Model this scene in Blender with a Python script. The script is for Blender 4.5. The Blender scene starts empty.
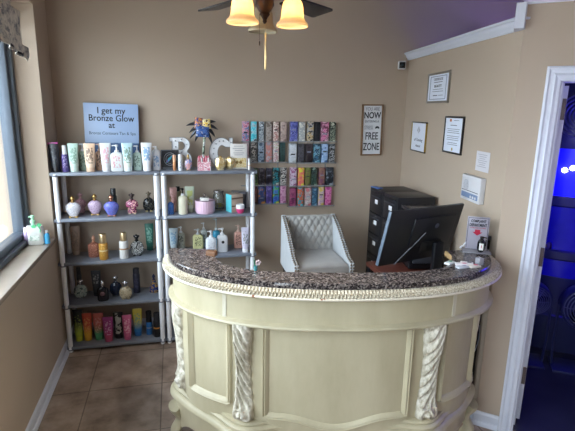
import bpy, bmesh, math, random
from math import sin, cos, pi, radians as RAD, sqrt, atan2
from mathutils import Vector, Matrix

SC = bpy.context.scene
COL = SC.collection
rnd = random.Random(11)

# ------------------------------------------------------------------ materials
def lin(h):
    if not isinstance(h, str):
        return tuple(h)
    v = [int(h[i:i + 2], 16) / 255 for i in (0, 2, 4)]
    return tuple((x / 12.92 if x <= .04045 else ((x + .055) / 1.055) ** 2.4) for x in v)

MATS = {}
def new_mat(key):
    m = bpy.data.materials.new(key)
    m.use_nodes = True
    nt = m.node_tree
    b = nt.nodes['Principled BSDF']
    MATS[key] = m
    return m, nt, b

def coords(nt, scale=None):
    tc = nt.nodes.new('ShaderNodeTexCoord')
    if scale is None:
        return tc.outputs['Object']
    mp = nt.nodes.new('ShaderNodeMapping')
    mp.inputs['Scale'].default_value = scale if hasattr(scale, '__len__') else (scale,) * 3
    nt.links.new(tc.outputs['Object'], mp.inputs['Vector'])
    return mp.outputs['Vector']

def noise(nt, vec, scale, detail=3, rough=.5):
    n = nt.nodes.new('ShaderNodeTexNoise')
    n.inputs['Scale'].default_value = scale
    n.inputs['Detail'].default_value = detail
    n.inputs['Roughness'].default_value = rough
    nt.links.new(vec, n.inputs['Vector'])
    return n.outputs['Fac']

def ramp(nt, fac, stops, const=False):
    r = nt.nodes.new('ShaderNodeValToRGB')
    cr = r.color_ramp
    cr.interpolation = 'CONSTANT' if const else 'LINEAR'
    while len(cr.elements) < len(stops):
        cr.elements.new(.5)
    for e, (p, c) in zip(cr.elements, stops):
        e.position = p
        e.color = (*lin(c), 1)
    nt.links.new(fac, r.inputs['Fac'])
    return r.outputs['Color']

def mathn(nt, op, a, b=None, clamp=False):
    n = nt.nodes.new('ShaderNodeMath')
    n.operation = op
    n.use_clamp = clamp
    for i, x in enumerate((a, b)):
        if x is None: continue
        if isinstance(x, (int, float)): n.inputs[i].default_value = x
        else: nt.links.new(x, n.inputs[i])
    return n.outputs[0]

def mixc(nt, fac, a, b):
    n = nt.nodes.new('ShaderNodeMix')
    n.data_type = 'RGBA'
    if isinstance(fac, (int, float)): n.inputs[0].default_value = fac
    else: nt.links.new(fac, n.inputs[0])
    for i, x in ((6, a), (7, b)):
        if isinstance(x, (str, tuple)): n.inputs[i].default_value = (*lin(x), 1)
        else: nt.links.new(x, n.inputs[i])
    return n.outputs[2]

def bump(nt, b, fac, strength=.2, dist=.002):
    n = nt.nodes.new('ShaderNodeBump')
    n.inputs['Strength'].default_value = strength
    n.inputs['Distance'].default_value = dist
    nt.links.new(fac, n.inputs['Height'])
    nt.links.new(n.outputs[0], b.inputs['Normal'])

def M(key, col='808080', rough=.5, metal=0., var=.08, scale=12., bmp=0., bscale=80., coat=0., trans=0., emit=None, es=1., spec=.5):
    """plain surface with a little procedural variation"""
    if key in MATS: return MATS[key]
    m, nt, b = new_mat(key)
    c = lin(col)
    v = coords(nt)
    f = noise(nt, v, scale)
    out = ramp(nt, f, [(.25, tuple(x * (1 - var) for x in c)), (.75, tuple(min(1, x * (1 + var)) for x in c))])
    nt.links.new(out, b.inputs['Base Color'])
    b.inputs['Roughness'].default_value = rough
    b.inputs['Metallic'].default_value = metal
    b.inputs['Coat Weight'].default_value = coat
    b.inputs['Transmission Weight'].default_value = trans
    b.inputs['Specular IOR Level'].default_value = spec
    if emit:
        b.inputs['Emission Color'].default_value = (*lin(emit), 1)
        b.inputs['Emission Strength'].default_value = es
    if bmp:
        bump(nt, b, noise(nt, v, bscale, 4), bmp)
    return m

def patt(key, cols, scale=30., rough=.35, stretch=(1, 1, 1), metal=0., smooth=False):
    """blotchy printed pattern of several colours"""
    if key in MATS: return MATS[key]
    m, nt, b = new_mat(key)
    f = noise(nt, coords(nt, stretch), scale, 2.5, .6)
    n = len(cols)
    st = [(.32 + .36 * i / n if i else 0., c) for i, c in enumerate(cols)]
    nt.links.new(ramp(nt, f, st, not smooth), b.inputs['Base Color'])
    b.inputs['Roughness'].default_value = rough
    b.inputs['Metallic'].default_value = metal
    return m

def printed(key, base, ink, h, w, base2=None, cut=.5, lo=.3, hi=.85, scale=55., rough=.35, trans=0., metal=0.):
    """package surface: base colour (or a two-colour fade printed on it) with an inked motif on its front"""
    if key in MATS: return MATS[key]
    m, nt, b = new_mat(key)
    tc = coords(nt)
    sp = nt.nodes.new('ShaderNodeSeparateXYZ')
    nt.links.new(tc, sp.inputs[0])
    if base2:
        zf = mathn(nt, 'DIVIDE', sp.outputs[2], h)
        bc = ramp(nt, zf, [(.25, base2), (.6, base)])
    else:
        bc = ramp(nt, noise(nt, tc, 9), [(.3, tuple(x * .95 for x in lin(base))), (.7, base)])
    if ink:
        f = mathn(nt, 'GREATER_THAN', noise(nt, coords(nt, (1, 1, .75)), scale * 1.6, 1.5), cut)
        a = mathn(nt, 'GREATER_THAN', sp.outputs[2], lo * h)
        c = mathn(nt, 'LESS_THAN', sp.outputs[2], hi * h)
        d = mathn(nt, 'LESS_THAN', mathn(nt, 'ABSOLUTE', sp.outputs[0]), .3 * w)
        msk = mathn(nt, 'MULTIPLY', mathn(nt, 'MULTIPLY', mathn(nt, 'MULTIPLY', f, a), mathn(nt, 'MULTIPLY', c, d)), .75)
        bc = mixc(nt, msk, bc, ink)
    nt.links.new(bc, b.inputs['Base Color'])
    b.inputs['Roughness'].default_value = rough
    b.inputs['Metallic'].default_value = metal
    b.inputs['Transmission Weight'].default_value = trans
    return m

# ------------------------------------------------------------------ mesh builder
class MB:
    def __init__(s):
        s.v, s.f, s.sm = [], [], []
    def add(s, vs, fs, sm=True):
        b = len(s.v)
        s.v += [tuple(p) for p in vs]
        s.f += [tuple(i + b for i in f) for f in fs]
        s.sm += [sm] * len(fs)
        return s
    def box(s, c, d, bev=0., mtx=None, seg=2):
        bm = bmesh.new()
        bmesh.ops.create_cube(bm, size=1)
        for v in bm.verts:
            v.co = Vector((v.co.x * d[0], v.co.y * d[1], v.co.z * d[2]))
        if bev:
            bmesh.ops.bevel(bm, geom=bm.edges[:], offset=bev, segments=seg, affect='EDGES', profile=.5)
        bm.verts.index_update()
        vs = [v.co.copy() for v in bm.verts]
        if mtx is not None: vs = [mtx @ p for p in vs]
        vs = [p + Vector(c) for p in vs]
        s.add(vs, [[v.index for v in f.verts] for f in bm.faces], bev > 0)
        bm.free()
        return s
    def loft(s, rings, cap0=True, cap1=True, closed=True, sm=True):
        n = len(rings[0])
        vs = [p for r in rings for p in r]
        fs = []
        for i in range(len(rings) - 1):
            for j in range(n if closed else n - 1):
                k = (j + 1) % n
                fs.append((i * n + j, i * n + k, (i + 1) * n + k, (i + 1) * n + j))
        if cap0: fs.append(tuple(reversed(range(n))))
        if cap1: fs.append(tuple((len(rings) - 1) * n + j for j in range(n)))
        return s.add(vs, fs, sm)
    def lathe(s, prof, n=20, c=(0, 0, 0), sx=1., sy=1., mtx=None):
        rings = []
        for r, z in prof:
            ring = [Vector((r * cos(2 * pi * j / n) * sx, r * sin(2 * pi * j / n) * sy, z)) for j in range(n)]
            if mtx is not None: ring = [mtx @ p for p in ring]
            rings.append([p + Vector(c) for p in ring])
        return s.loft(rings)
    def pipe(s, path, r, n=8, rads=None):
        P = [Vector(p) for p in path]
        rings = []
        up = None
        for i, p in enumerate(P):
            d = (P[min(i + 1, len(P) - 1)] - P[max(i - 1, 0)])
            d = d.normalized() if d.length > 1e-9 else Vector((0, 0, 1))
            if up is None:
                up = Vector((0, 0, 1)) if abs(d.z) < .9 else Vector((1, 0, 0))
            a = d.cross(up)
            a = a.normalized() if a.length > 1e-6 else Vector((1, 0, 0))
            bb = a.cross(d).normalized()
            up = bb
            q = rads[i] if rads else r
            rings.append([p + a * q * cos(2 * pi * j / n) + bb * q * sin(2 * pi * j / n) for j in range(n)])
        return s.loft(rings)
    def ball(s, c, r, n=12, m=8, sc=(1, 1, 1)):
        prof = [(r * max(1e-4, sin(pi * i / m)), -r * cos(pi * i / m)) for i in range(m + 1)]
        rings = [[(c[0] + a * cos(2 * pi * j / n) * sc[0], c[1] + a * sin(2 * pi * j / n) * sc[1], c[2] + z * sc[2]) for j in range(n)] for a, z in prof]
        return s.loft(rings)
    def prism(s, pts, axis, a, b, sm=False):
        """extrude a 2D outline along an axis from a to b"""
        def mk(p, t):
            return {'x': (t, p[0], p[1]), 'y': (p[0], t, p[1]), 'z': (p[0], p[1], t)}[axis]
        return s.loft([[mk(p, a) for p in pts], [mk(p, b) for p in pts]], sm=sm)
    def build(s, name, mat, parent=None, loc=None, rz=None):
        me = bpy.data.meshes.new(name)
        me.from_pydata(s.v, [], s.f)
        bm = bmesh.new()
        bm.from_mesh(me)
        bmesh.ops.recalc_face_normals(bm, faces=bm.faces[:])
        bm.to_mesh(me)
        bm.free()
        me.polygons.foreach_set('use_smooth', s.sm)
        if any(s.sm): me.set_sharp_from_angle(angle=RAD(40))
        me.materials.append(mat)
        o = bpy.data.objects.new(name, me)
        COL.objects.link(o)
        if parent is not None: o.parent = parent
        if loc is not None: o.location = loc
        if rz is not None: o.rotation_euler = (0, 0, rz)
        return o

def tag(o, label, cat, group=None, kind=None):
    if label: o['label'] = label
    if cat: o['category'] = cat
    if group: o['group'] = group
    if kind: o['kind'] = kind
    return o

def thing(name, label, cat, loc=(0, 0, 0), rz=0., group=None):
    o = bpy.data.objects.new(name, None)
    o.empty_display_size = .05
    COL.objects.link(o)
    o.location = loc
    o.rotation_euler = (0, 0, rz)
    return tag(o, label, cat, group)

def struct(name, mb, mat, parent=None, loc=None, rz=None, label=None):
    o = mb.build(name, mat, parent, loc, rz)
    if parent is None: o['kind'] = 'structure'
    if label: o['label'] = label
    return o

def text(s, size, mat, parent, loc, name='lettering', sx=1., bold=0., ext=.0006, rot=(pi / 2, 0, 0), align='CENTER', shear=0.):
    cu = bpy.data.curves.new(name, 'FONT')
    cu.body = s
    cu.size = size
    cu.align_x = align
    cu.align_y = 'CENTER'
    cu.extrude = ext
    cu.offset = bold
    cu.shear = shear
    cu.resolution_u = 3
    t = bpy.data.objects.new('tmp', cu)
    COL.objects.link(t)
    bpy.context.view_layer.update()
    dg = bpy.context.evaluated_depsgraph_get()
    me = bpy.data.meshes.new_from_object(t.evaluated_get(dg))
    bpy.data.objects.remove(t)
    bpy.data.curves.remove(cu)
    me.transform(Matrix.Diagonal((sx, 1, 1, 1)))
    me.materials.clear()
    me.materials.append(mat)
    o = bpy.data.objects.new(name, me)
    COL.objects.link(o)
    o.parent = parent
    o.location = loc
    o.rotation_euler = rot
    return o

def outline_mesh(name, loops, ext, mat, parent, loc, bevel=0.):
    """filled 2D outline (first loop outside, others holes) in local XZ, extruded along Y"""
    cu = bpy.data.curves.new(name, 'CURVE')
    cu.dimensions = '2D'
    cu.fill_mode = 'BOTH'
    cu.extrude = ext
    cu.bevel_depth = bevel
    for L in loops:
        sp = cu.splines.new('POLY')
        sp.points.add(len(L) - 1)
        for p, q in zip(sp.points, L): p.co = (q[0], q[1], 0, 1)
        sp.use_cyclic_u = True
    t = bpy.data.objects.new('tmp', cu)
    COL.objects.link(t)
    bpy.context.view_layer.update()
    me = bpy.data.meshes.new_from_object(t.evaluated_get(bpy.context.evaluated_depsgraph_get()))
    bpy.data.objects.remove(t)
    bpy.data.curves.remove(cu)
    me.materials.clear()
    me.materials.append(mat)
    o = bpy.data.objects.new(name, me)
    COL.objects.link(o)
    o.parent = parent
    o.location = loc
    o.rotation_euler = (pi / 2, 0, 0)
    return o

# ------------------------------------------------------------------ room frame
XL, YB = -.857, 3.881                     # left wall plane, back wall plane
P0 = Vector((1.756, 2.163, 0))            # where right wall meets the diagonal door wall
P1 = Vector((2.023, 3.881, 0))            # right wall meets back wall
wd = (P1 - P0).normalized()
LW = (P1 - P0).length
RZW = atan2(-wd.y, -wd.x)                 # frame for things on the right wall (x towards the viewer, y into wall)
dd = Vector((sin(.8562), -cos(.8562), 0))
dn = Vector((dd.y, -dd.x, 0))             # out of the door wall, into the room
RZD = atan2(dd.y, dd.x)
CEIL = 2.84
SILL = .923

def onwall(t, z, off=0.):                 # point on the right wall, t metres from the door corner
    n = Vector((-wd.y, wd.x, 0))
    return P0 + wd * t + n * off + Vector((0, 0, z))
def ondoor(t, z, off=0.):
    return P0 + dd * t + dn * off + Vector((0, 0, z))

# wall paint with a faint roller texture
def paint(key, c, rough=.75):
    m, nt, b = new_mat(key)
    v = coords(nt)
    cc = lin(c)
    nt.links.new(ramp(nt, noise(nt, v, 1.6, 3), [(.3, tuple(x * .96 for x in cc)), (.7, tuple(x * 1.03 for x in cc))]), b.inputs['Base Color'])
    b.inputs['Roughness'].default_value = rough
    bump(nt, b, noise(nt, v, 160, 4), .12, .002)
    return m
WALL = paint('tan_paint', 'B7A694')
WHITE = M('white_trim_paint', 'D2D6E2', .4, var=.03, scale=4)  # slight blue tint puts reflected sky into the paint colour
CEILM = paint('ceiling_paint', 'B8AEA4')

# floor: large slate look tiles
def floor_mat():
    m, nt, b = new_mat('brown_slate_tile')
    tc = coords(nt)
    mp = nt.nodes.new('ShaderNodeMapping')
    mp.inputs['Location'].default_value = (.13 + .47 * 10, -3.175 + .47 * 20, 0)
    nt.links.new(tc, mp.inputs['Vector'])
    br = nt.nodes.new('ShaderNodeTexBrick')
    br.offset = 0
    br.inputs['Scale'].default_value = 1
    br.inputs['Mortar Size'].default_value = .004
    br.inputs['Mortar Smooth'].default_value = .2
    br.inputs['Brick Width'].default_value = .47
    br.inputs['Row Height'].default_value = .485
    br.inputs['Color1'].default_value = (.85, .85, .85, 1)
    br.inputs['Color2'].default_value = (1.12, 1.08, 1.05, 1)
    br.inputs['Mortar'].default_value = (.42, .4, .38, 1)
    nt.links.new(mp.outputs[0], br.inputs['Vector'])
    f = noise(nt, tc, 5.5, 8, .62)
    c = ramp(nt, f, [(.3, '75665B'), (.5, '9E8D80'), (.68, 'B5A598')])
    mul = nt.nodes.new('ShaderNodeMix')
    mul.data_type = 'RGBA'
    mul.blend_type = 'MULTIPLY'
    mul.inputs[0].default_value = 1
    nt.links.new(c, mul.inputs[6])
    nt.links.new(br.outputs['Color'], mul.inputs[7])
    nt.links.new(mul.outputs[2], b.inputs['Base Color'])
    b.inputs['Roughness'].default_value = .42
    bump(nt, b, f, .25, .004)
    return m

mb = MB().box((.9, 1.2, -.05), (5.6, 7.4, .1))
mb.box((3.4, 2.2, -.051), (3.6, 5.4, .1))
struct('floor', mb, floor_mat())
mb = MB().box((1.9, 1.4, CEIL + .05), (7.6, 7.6, .1))
struct('ceiling', mb, CEILM)
mb = MB().box((1.9, YB + .06, CEIL / 2), (7.6, .12, CEIL))
struct('wall_back', mb, WALL)

# left wall with a tall window recess that ends close to the back corner
YREV, WX, WTOP, WY0 = 3.548, -1.06, 2.50, -2.0
mb = MB()
mb.box((XL - .16, (WY0 + YREV) / 2, SILL / 2 - .015), (.32, YREV - WY0, SILL - .03))
mb.box((XL - .16, (YREV + YB) / 2, CEIL / 2), (.32, YB - YREV, CEIL))
mb.box((XL - .16, (WY0 - 2.4) / 2, CEIL / 2), (.32, WY0 + 2.4, CEIL))
mb.box((XL - .16, (WY0 + YREV) / 2, (WTOP + CEIL) / 2), (.32, YREV - WY0, CEIL - WTOP))
struct('wall_left', mb, WALL)
SILLM = M('pale_beige_sill_laminate', 'C2B4A4', .22, var=.08, scale=7, coat=.3)
mb = MB().box((XL - .1, (WY0 + YREV) / 2, SILL - .015), (.2 + .012, YREV - WY0, .03), .003)
struct('trim_1', mb, SILLM)
# window: dark aluminium frame, clear pane
FRM = M('slate_blue_window_frame', '5C6672', .4, .3, .05)
GLASS = bpy.data.materials.new('clear_window_glass')
GLASS.use_nodes = True
nt = GLASS.node_tree
nt.nodes.clear()
o_ = nt.nodes.new('ShaderNodeOutputMaterial')
tr = nt.nodes.new('ShaderNodeBsdfTransparent')
gl = nt.nodes.new('ShaderNodeBsdfGlossy')
gl.inputs['Roughness'].default_value = .02
fr = nt.nodes.new('ShaderNodeLayerWeight')
fr.inputs['Blend'].default_value = .25
ns = nt.nodes.new('ShaderNodeTexNoise')
ns.inputs['Scale'].default_value = 3
tint = nt.nodes.new('ShaderNodeValToRGB')
tint.color_ramp.elements[0].color = (.93, .96, .97, 1)
tint.color_ramp.elements[1].color = (.97, .99, 1, 1)
nt.links.new(ns.outputs['Fac'], tint.inputs['Fac'])
nt.links.new(tint.outputs[0], tr.inputs['Color'])
mx = nt.nodes.new('ShaderNodeMixShader')
sc_ = nt.nodes.new('ShaderNodeMath'); sc_.operation = 'MULTIPLY'; sc_.inputs[1].default_value = .35
nt.links.new(fr.outputs['Fresnel'], sc_.inputs[0])
nt.links.new(sc_.outputs[0], mx.inputs[0])
nt.links.new(tr.outputs[0], mx.inputs[1])
nt.links.new(gl.outputs[0], mx.inputs[2])
nt.links.new(mx.outputs[0], o_.inputs[0])

mb = MB()
yA, yB_ = WY0, YREV
for y0, y1, dx in ((yA, yA + .09, 0), (yB_ - .095, yB_ - .045, 0), (yB_ - .045, yB_, .02), (1.55, 1.63, 0), (-.25, -.17, 0)):
    mb.box((WX + .0 + dx / 2, (y0 + y1) / 2, (SILL + WTOP) / 2), (.07 + dx, y1 - y0, WTOP - SILL), .004)
for z0, z1, dx in ((SILL, SILL + .03, .03), (SILL + .03, SILL + .075, 0), (WTOP - .08, WTOP, 0)):
    mb.box((WX + dx / 2, (yA + yB_) / 2, (z0 + z1) / 2), (.07 + dx, yB_ - yA, z1 - z0), .004)
win = struct('window_1', mb, FRM)
MB().box((WX - .005, (yA + yB_) / 2, (SILL + WTOP) / 2), (.006, yB_ - yA - .1, WTOP - SILL - .1)).build('pane', GLASS, win)

# outdoors seen through that window: pale block wall across the walk
m, nt, b = new_mat('pale_block_wall')
br = nt.nodes.new('ShaderNodeTexBrick')
br.inputs['Scale'].default_value = 1
br.inputs['Brick Width'].default_value = .4
br.inputs['Row Height'].default_value = .2
br.inputs['Mortar Size'].default_value = .008
br.inputs['Color1'].default_value = (.74, .75, .76, 1)
br.inputs['Color2'].default_value = (.66, .67, .69, 1)
br.inputs['Mortar'].default_value = (.55, .54, .53, 1)
mp = nt.nodes.new('ShaderNodeMapping')
mp.inputs['Rotation'].default_value = (0, RAD(90), RAD(90))
nt.links.new(coords(nt), mp.inputs['Vector'])
nt.links.new(mp.outputs[0], br.inputs['Vector'])
nt.links.new(br.outputs['Color'], b.inputs['Base Color'])
b.inputs['Roughness'].default_value = .9
struct('wall_exterior', MB().box((-5.6, 3.5, 1.2), (.2, 18, 2.6)), m)
struct('trim_9', MB().box((-3.4, 3.5, -.08), (4.3, 18, .1)), M('pale_concrete_walk', 'B9B4AC', .9, var=.1, scale=3, bmp=.2))

# right wall (low partition, open above) and the diagonal wall with the door
ZR, ZD = 2.33, 2.44
mb = MB()
mb.prism([(0, -.0), (-LW, -.0), (-LW, .12), (0, .12)], 'z', 0, ZR)
struct('wall_right', mb, WALL, loc=P0, rz=RZW)
DT0, DT1, DH = .2, 1.02, 2.035           # door opening along the diagonal wall
mb = MB()
mb.prism([(0, 0), (DT0, 0), (DT0, .12), (.04, .12)], 'z', 0, ZD)
mb.prism([(DT1, 0), (1.5, 0), (1.5, .12), (DT1, .12)], 'z', 0, ZD)
mb.prism([(DT0, 0), (DT1, 0), (DT1, .12), (DT0, .12)], 'z', DH, ZD)
struct('wall_diagonal', mb, WALL, loc=P0, rz=RZD)
E1 = ondoor(1.5, 0)
mb = MB().box((E1.x + .06, (E1.y - 2.4) / 2, CEIL / 2), (.12, E1.y + 2.4, CEIL))
struct('wall_entry', mb, WALL)
# plain wall behind the viewer
mb = MB().box((.95, -2.45, CEIL / 2), (4.4, .1, CEIL))
struct('wall_front', mb, WALL)

# outer shell of the tanning rooms on the right
struct('wall_outer', MB().box((5.25, 2.4, CEIL / 2), (.1, 3.0, CEIL)).box(((E1.x + 5.25) / 2 + .1, E1.y - .05, CEIL / 2), (5.25 - E1.x + .1, .1, CEIL)), WALL)

struct('floor_inner', MB().prism([(-.1, .03), (2.1, .03), (2.1, 1.95), (-.1, 1.95)], 'z', .0005, .004), M('dark_vinyl_floor', '2A2A34', .3, var=.3, scale=5), loc=P0, rz=RZD)
# crown moulding: profile (out from wall, z)
def crown_prof(z0, h=.06, d=.048):
    return [(0, z0), (-.012, z0), (-.016, z0 + .2 * h), (-.028, z0 + .42 * h), (-.036, z0 + .72 * h), (-d, z0 + .8 * h), (-d, z0 + h), (.13, z0 + h), (.13, z0 + h - .012), (0, z0 + h - .012)]
def crown(name, x0, x1, z0, z1, loc, rz, ends=(0, 0)):
    A, B = crown_prof(z0), crown_prof(z1)
    r0 = [(x0 + ends[0] * min(0, p[0]), p[0], p[1]) for p in A]
    r1 = [(x1 + ends[1] * min(0, p[0]), p[0], p[1]) for p in B]
    return struct(name, MB().loft([r0, r1], sm=False), WHITE, loc=loc, rz=rz)
crown('trim_2', -LW + .002, -.0, 2.302, 2.282, P0, RZW, (0, -.42))
# taller crown of the diagonal wall with its return on the left end
A = crown_prof(2.402)
r0 = [(min(0, p[0]) * .9, p[0], p[1]) for p in A]
r1 = [(1.5, p[0], p[1]) for p in A]
mb = MB().loft([r0, r1], sm=False)
mb.prism([(-.045, -.05), (.0, -.05), (.004, .0), (-.02, .06), (-.05, .06)], 'z', 2.283, 2.404)
struct('trim_3', mb, WHITE, loc=P0, rz=RZD)

# baseboards
def base_prof(h=.086, t=.014, shoe=True):
    p = [(0, 0), (0, h), (-t * .4, h), (-t, h - .014), (-t, .028)]
    if shoe: p += [(-t - .006, .026), (-t - .013, .014), (-t - .015, 0)]
    else: p += [(-t, 0)]
    return p
mb = MB().loft([[(XL - q[0], y, q[1]) for q in base_prof()] for y in (-2.3, 3.868)], sm=False)
struct('baseboard_left', mb, WHITE)
bp = base_prof()
mb = MB().loft([[(q[0] * .9 if q[0] else 0, q[0], q[1]) for q in bp], [(.128, q[0], q[1]) for q in bp]], sm=False)
struct('baseboard_diagonal', mb, WHITE, loc=P0, rz=RZD)
mb = MB().loft([[(x, q[0], q[1]) for q in base_prof()] for x in (-LW, 0)], sm=False)
struct('baseboard_right', mb, WHITE, loc=P0, rz=RZW)
mb = MB().loft([[(x, YB + q[0], q[1]) for q in base_prof()] for x in (XL, 1.99)], sm=False)
struct('baseboard_back', mb, WHITE)

# door casing, jamb, open door leaf with hinges
mb = MB()
cw = .073
def casing_side(x_out, x_in):
    s = 1 if x_in > x_out else -1
    pr = [(0, 0), (0, -.018), (.012, -.022), (.02, -.016), (.034, -.016), (.042, -.02), (.054, -.014), (cw - .006, -.012), (cw, -.006), (cw, 0)]
    a = [(x_out + s * p[0], p[1], 0) for p in pr]
    b_ = [(x_out + s * p[0], p[1], DH + cw - .008 - p[0]) for p in pr]
    mb.loft([a, b_], sm=False)
    return pr
casing_side(DT0 - .071, DT0)
casing_side(DT1 + .071, DT1)
pr = [(0, 0), (0, -.018), (.012, -.022), (.02, -.016), (.034, -.016), (.042, -.02), (.054, -.014), (cw - .006, -.012), (cw, -.006), (cw, 0)]
mb.loft([[(DT0 - .071 + p[0], p[1], DH + cw - .008 - p[0]) for p in pr], [(DT1 + .071 - p[0], p[1], DH + cw - .008 - p[0]) for p in pr]], sm=False)
struct('trim_4', mb, WHITE, loc=P0, rz=RZD)
mb = MB()
mb.box((DT0 + .004, .062, DH / 2), (.012, .116, DH)).box((DT1 - .004, .062, DH / 2), (.012, .116, DH)).box(((DT0 + DT1) / 2, .062, DH - .004), (DT1 - DT0, .116, .012))
mb.box((DT0 + .015, .1, DH / 2), (.012, .03, DH))
struct('trim_5', mb, WHITE, loc=P0, rz=RZD)
door = MB().box((0, .38, 1.005), (.035, .76, 1.99), .002)
door = struct('door_1', door, WHITE, loc=ondoor(DT0 + .026, .012, -.13), rz=RZD)
HNG = M('aged_bronze_hinge', '6E625C', .5, .3)
for z in (1.88, 1.06, .31):
    mb = MB().box((-.001, -.004, z), (.034, .008, .110), .002)
    mb.lathe([(.006, z - .05), (.006, z + .05)], 10, (-.018, -.004, 0))
    mb.build('hinge', HNG, door)
mb = MB()
mb.lathe([(.026, 0), (.026, .006), (.012, .01), (.012, .04), (.026, .05), (.03, .062), (.02, .074)], 16, mtx=Matrix.Rotation(RAD(90), 4, 'Y'), c=(.0175, .69, .96))
mb.build('handle', M('satin_door_knob', '8C8478', .3, 1.), door)

# ------------------------------------------------------------------ desk
DPHI = -.188
DC = Vector((.844, 2.386, 0))
def superell(a, b, n, t):
    c, s = cos(t), sin(t)
    return Vector((a * math.copysign(abs(c) ** (2 / n), c), -b * abs(s) ** (2 / n), 0))
_d = [superell(.85, .53, 2.3, pi - pi * (i / 6000)) for i in range(6001)]
_d = [p for p in _d if p.y <= -.03]
_L = [0.]
for i in range(1, len(_d)): _L.append(_L[-1] + (_d[i] - _d[i - 1]).length)
DL = _L[-1]
import bisect
def dpt(s, off=0., z=0.):
    """point on the desk's front curve at arc fraction s (0 = left end), pushed out by off"""
    if s > .75:                       # the base tucks in towards the right end, the counter reaches out
        e = (min(s, 1) - .75) / .25
        off += -.034 * e ** 1.4 if z < .872 else .008 * e
    q = min(max(s, 0), 1) * DL
    i = min(max(bisect.bisect_left(_L, q), 1), len(_L) - 1)
    f = (q - _L[i - 1]) / max(1e-9, _L[i] - _L[i - 1])
    p = _d[i - 1].lerp(_d[i], f)
    i0, i1 = max(0, i - 60), min(len(_d) - 1, i + 60)
    t = (_d[i1] - _d[i0]).normalized()
    n = Vector((t.y, -t.x, 0))
    if n.dot(Vector((p.x, p.y + .05, 0))) < 0: n = -n
    r = p + n * off
    return Vector((r.x, r.y, z))
def s_at_x(x):
    lo, hi = 0., 1.
    for _ in range(50):
        md = (lo + hi) / 2
        if dpt(md).x < x: lo = md
        else: hi = md
    return lo
def sweep(prof, s0=0., s1=1., n=120, fn=None):
    """profile of (off, z) swept along the curve; fn(s, off, z) may change it"""
    rings = []
    for i in range(n + 1):
        s = s0 + (s1 - s0) * i / n
        ring = []
        for k, (o, z) in enumerate(prof):
            if fn: o, z = fn(s, k, o, z)
            ring.append(dpt(s, o, z))
        rings.append(ring)
    return MB().loft(rings)

def cream(key, c1, c2, rough=.42):
    m, nt, b = new_mat(key)
    v = coords(nt, (1, 1, .35))
    f = noise(nt, v, 5, 6, .6)
    nt.links.new(ramp(nt, f, [(.3, c2), (.65, c1)]), b.inputs['Base Color'])
    b.inputs['Roughness'].default_value = rough
    bump(nt, b, noise(nt, coords(nt), 70, 4), .08, .001)
    return m
CREAM = cream('antique_cream_lacquer', 'C0B79B', 'ADA386')
CARVE = cream('whitewashed_carving', 'D2CDBC', 'A8A08A', .55)
m, nt, b = new_mat('rubbed_beige_trim_paint')
nt.links.new(ramp(nt, noise(nt, coords(nt), 160, 3, .6), [(.38, '8A8270'), (.5, 'B4AC98'), (.62, 'CEC7B6')]), b.inputs['Base Color'])
b.inputs['Roughness'].default_value = .55
TRIMM = m
m, nt, b = new_mat('antiqued_white_carving')
nt.links.new(ramp(nt, noise(nt, coords(nt, (1, 1, .4)), 60, 5, .65), [(.34, '9A927E'), (.5, 'C6BFAD'), (.64, 'DAD5C8')]), b.inputs['Base Color'])
b.inputs['Roughness'].default_value = .55
ANTQ = m
def granite_mat():
    m, nt, b = new_mat('brown_speckled_granite')
    v = coords(nt)
    vo = nt.nodes.new('ShaderNodeTexVoronoi')
    vo.inputs['Scale'].default_value = 150
    nt.links.new(v, vo.inputs['Vector'])
    sep = nt.nodes.new('ShaderNodeSeparateColor')
    nt.links.new(vo.outputs['Color'], sep.inputs[0])
    f = mathn(nt, 'ADD', mathn(nt, 'MULTIPLY', sep.outputs[0], .6), mathn(nt, 'MULTIPLY', noise(nt, v, 40, 5, .7), .5))
    nt.links.new(ramp(nt, f, [(.25, '141318'), (.45, '322C2C'), (.6, '564F4E'), (.78, '7A716C'), (.95, '9C958F')]), b.inputs['Base Color'])
    b.inputs['Roughness'].default_value = .16
    return m
GRAN = granite_mat()

desk = thing('reception_desk', 'curved cream reception desk with carved corbels and speckled granite counter', 'desk', DC, DPHI)
# --- granite counter: front curve outside, squarer curve inside, wider pads at both ends
N = 140
outer, inner = [], []
for i in range(N + 1):
    outer.append(dpt(i / N, .043))
    t = pi - pi * i / N
    p = superell(.645, .425, 3.2, t)
    inner.append(Vector((p.x, min(p.y, -.06), 0)))
def slab(outl, inl, z0, z1, bev=.004):
    rings = []
    for o, q in zip(outl, inl):
        d = (o - q).normalized() * bev
        rings.append([Vector((q.x, q.y, z0)), Vector((o.x, o.y, z0)), Vector((o.x, o.y, z1 - bev)), Vector((o.x - d.x, o.y - d.y, z1)), Vector((q.x, q.y, z1))])
    return MB().loft(rings)
slab(outer, inner, 1.082, 1.11).build('granite_top', GRAN, desk)
# raw brown edge strips at the inner ends of the slab
RAW = M('raw_tan_stone_edge', 'A88A60', .7, var=.2, scale=30)
for sx in (-1, 1):
    MB().box((sx * .641, -.16, 1.094), (.01, .2, .03), .002).build('raw_edge', RAW, desk)
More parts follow.
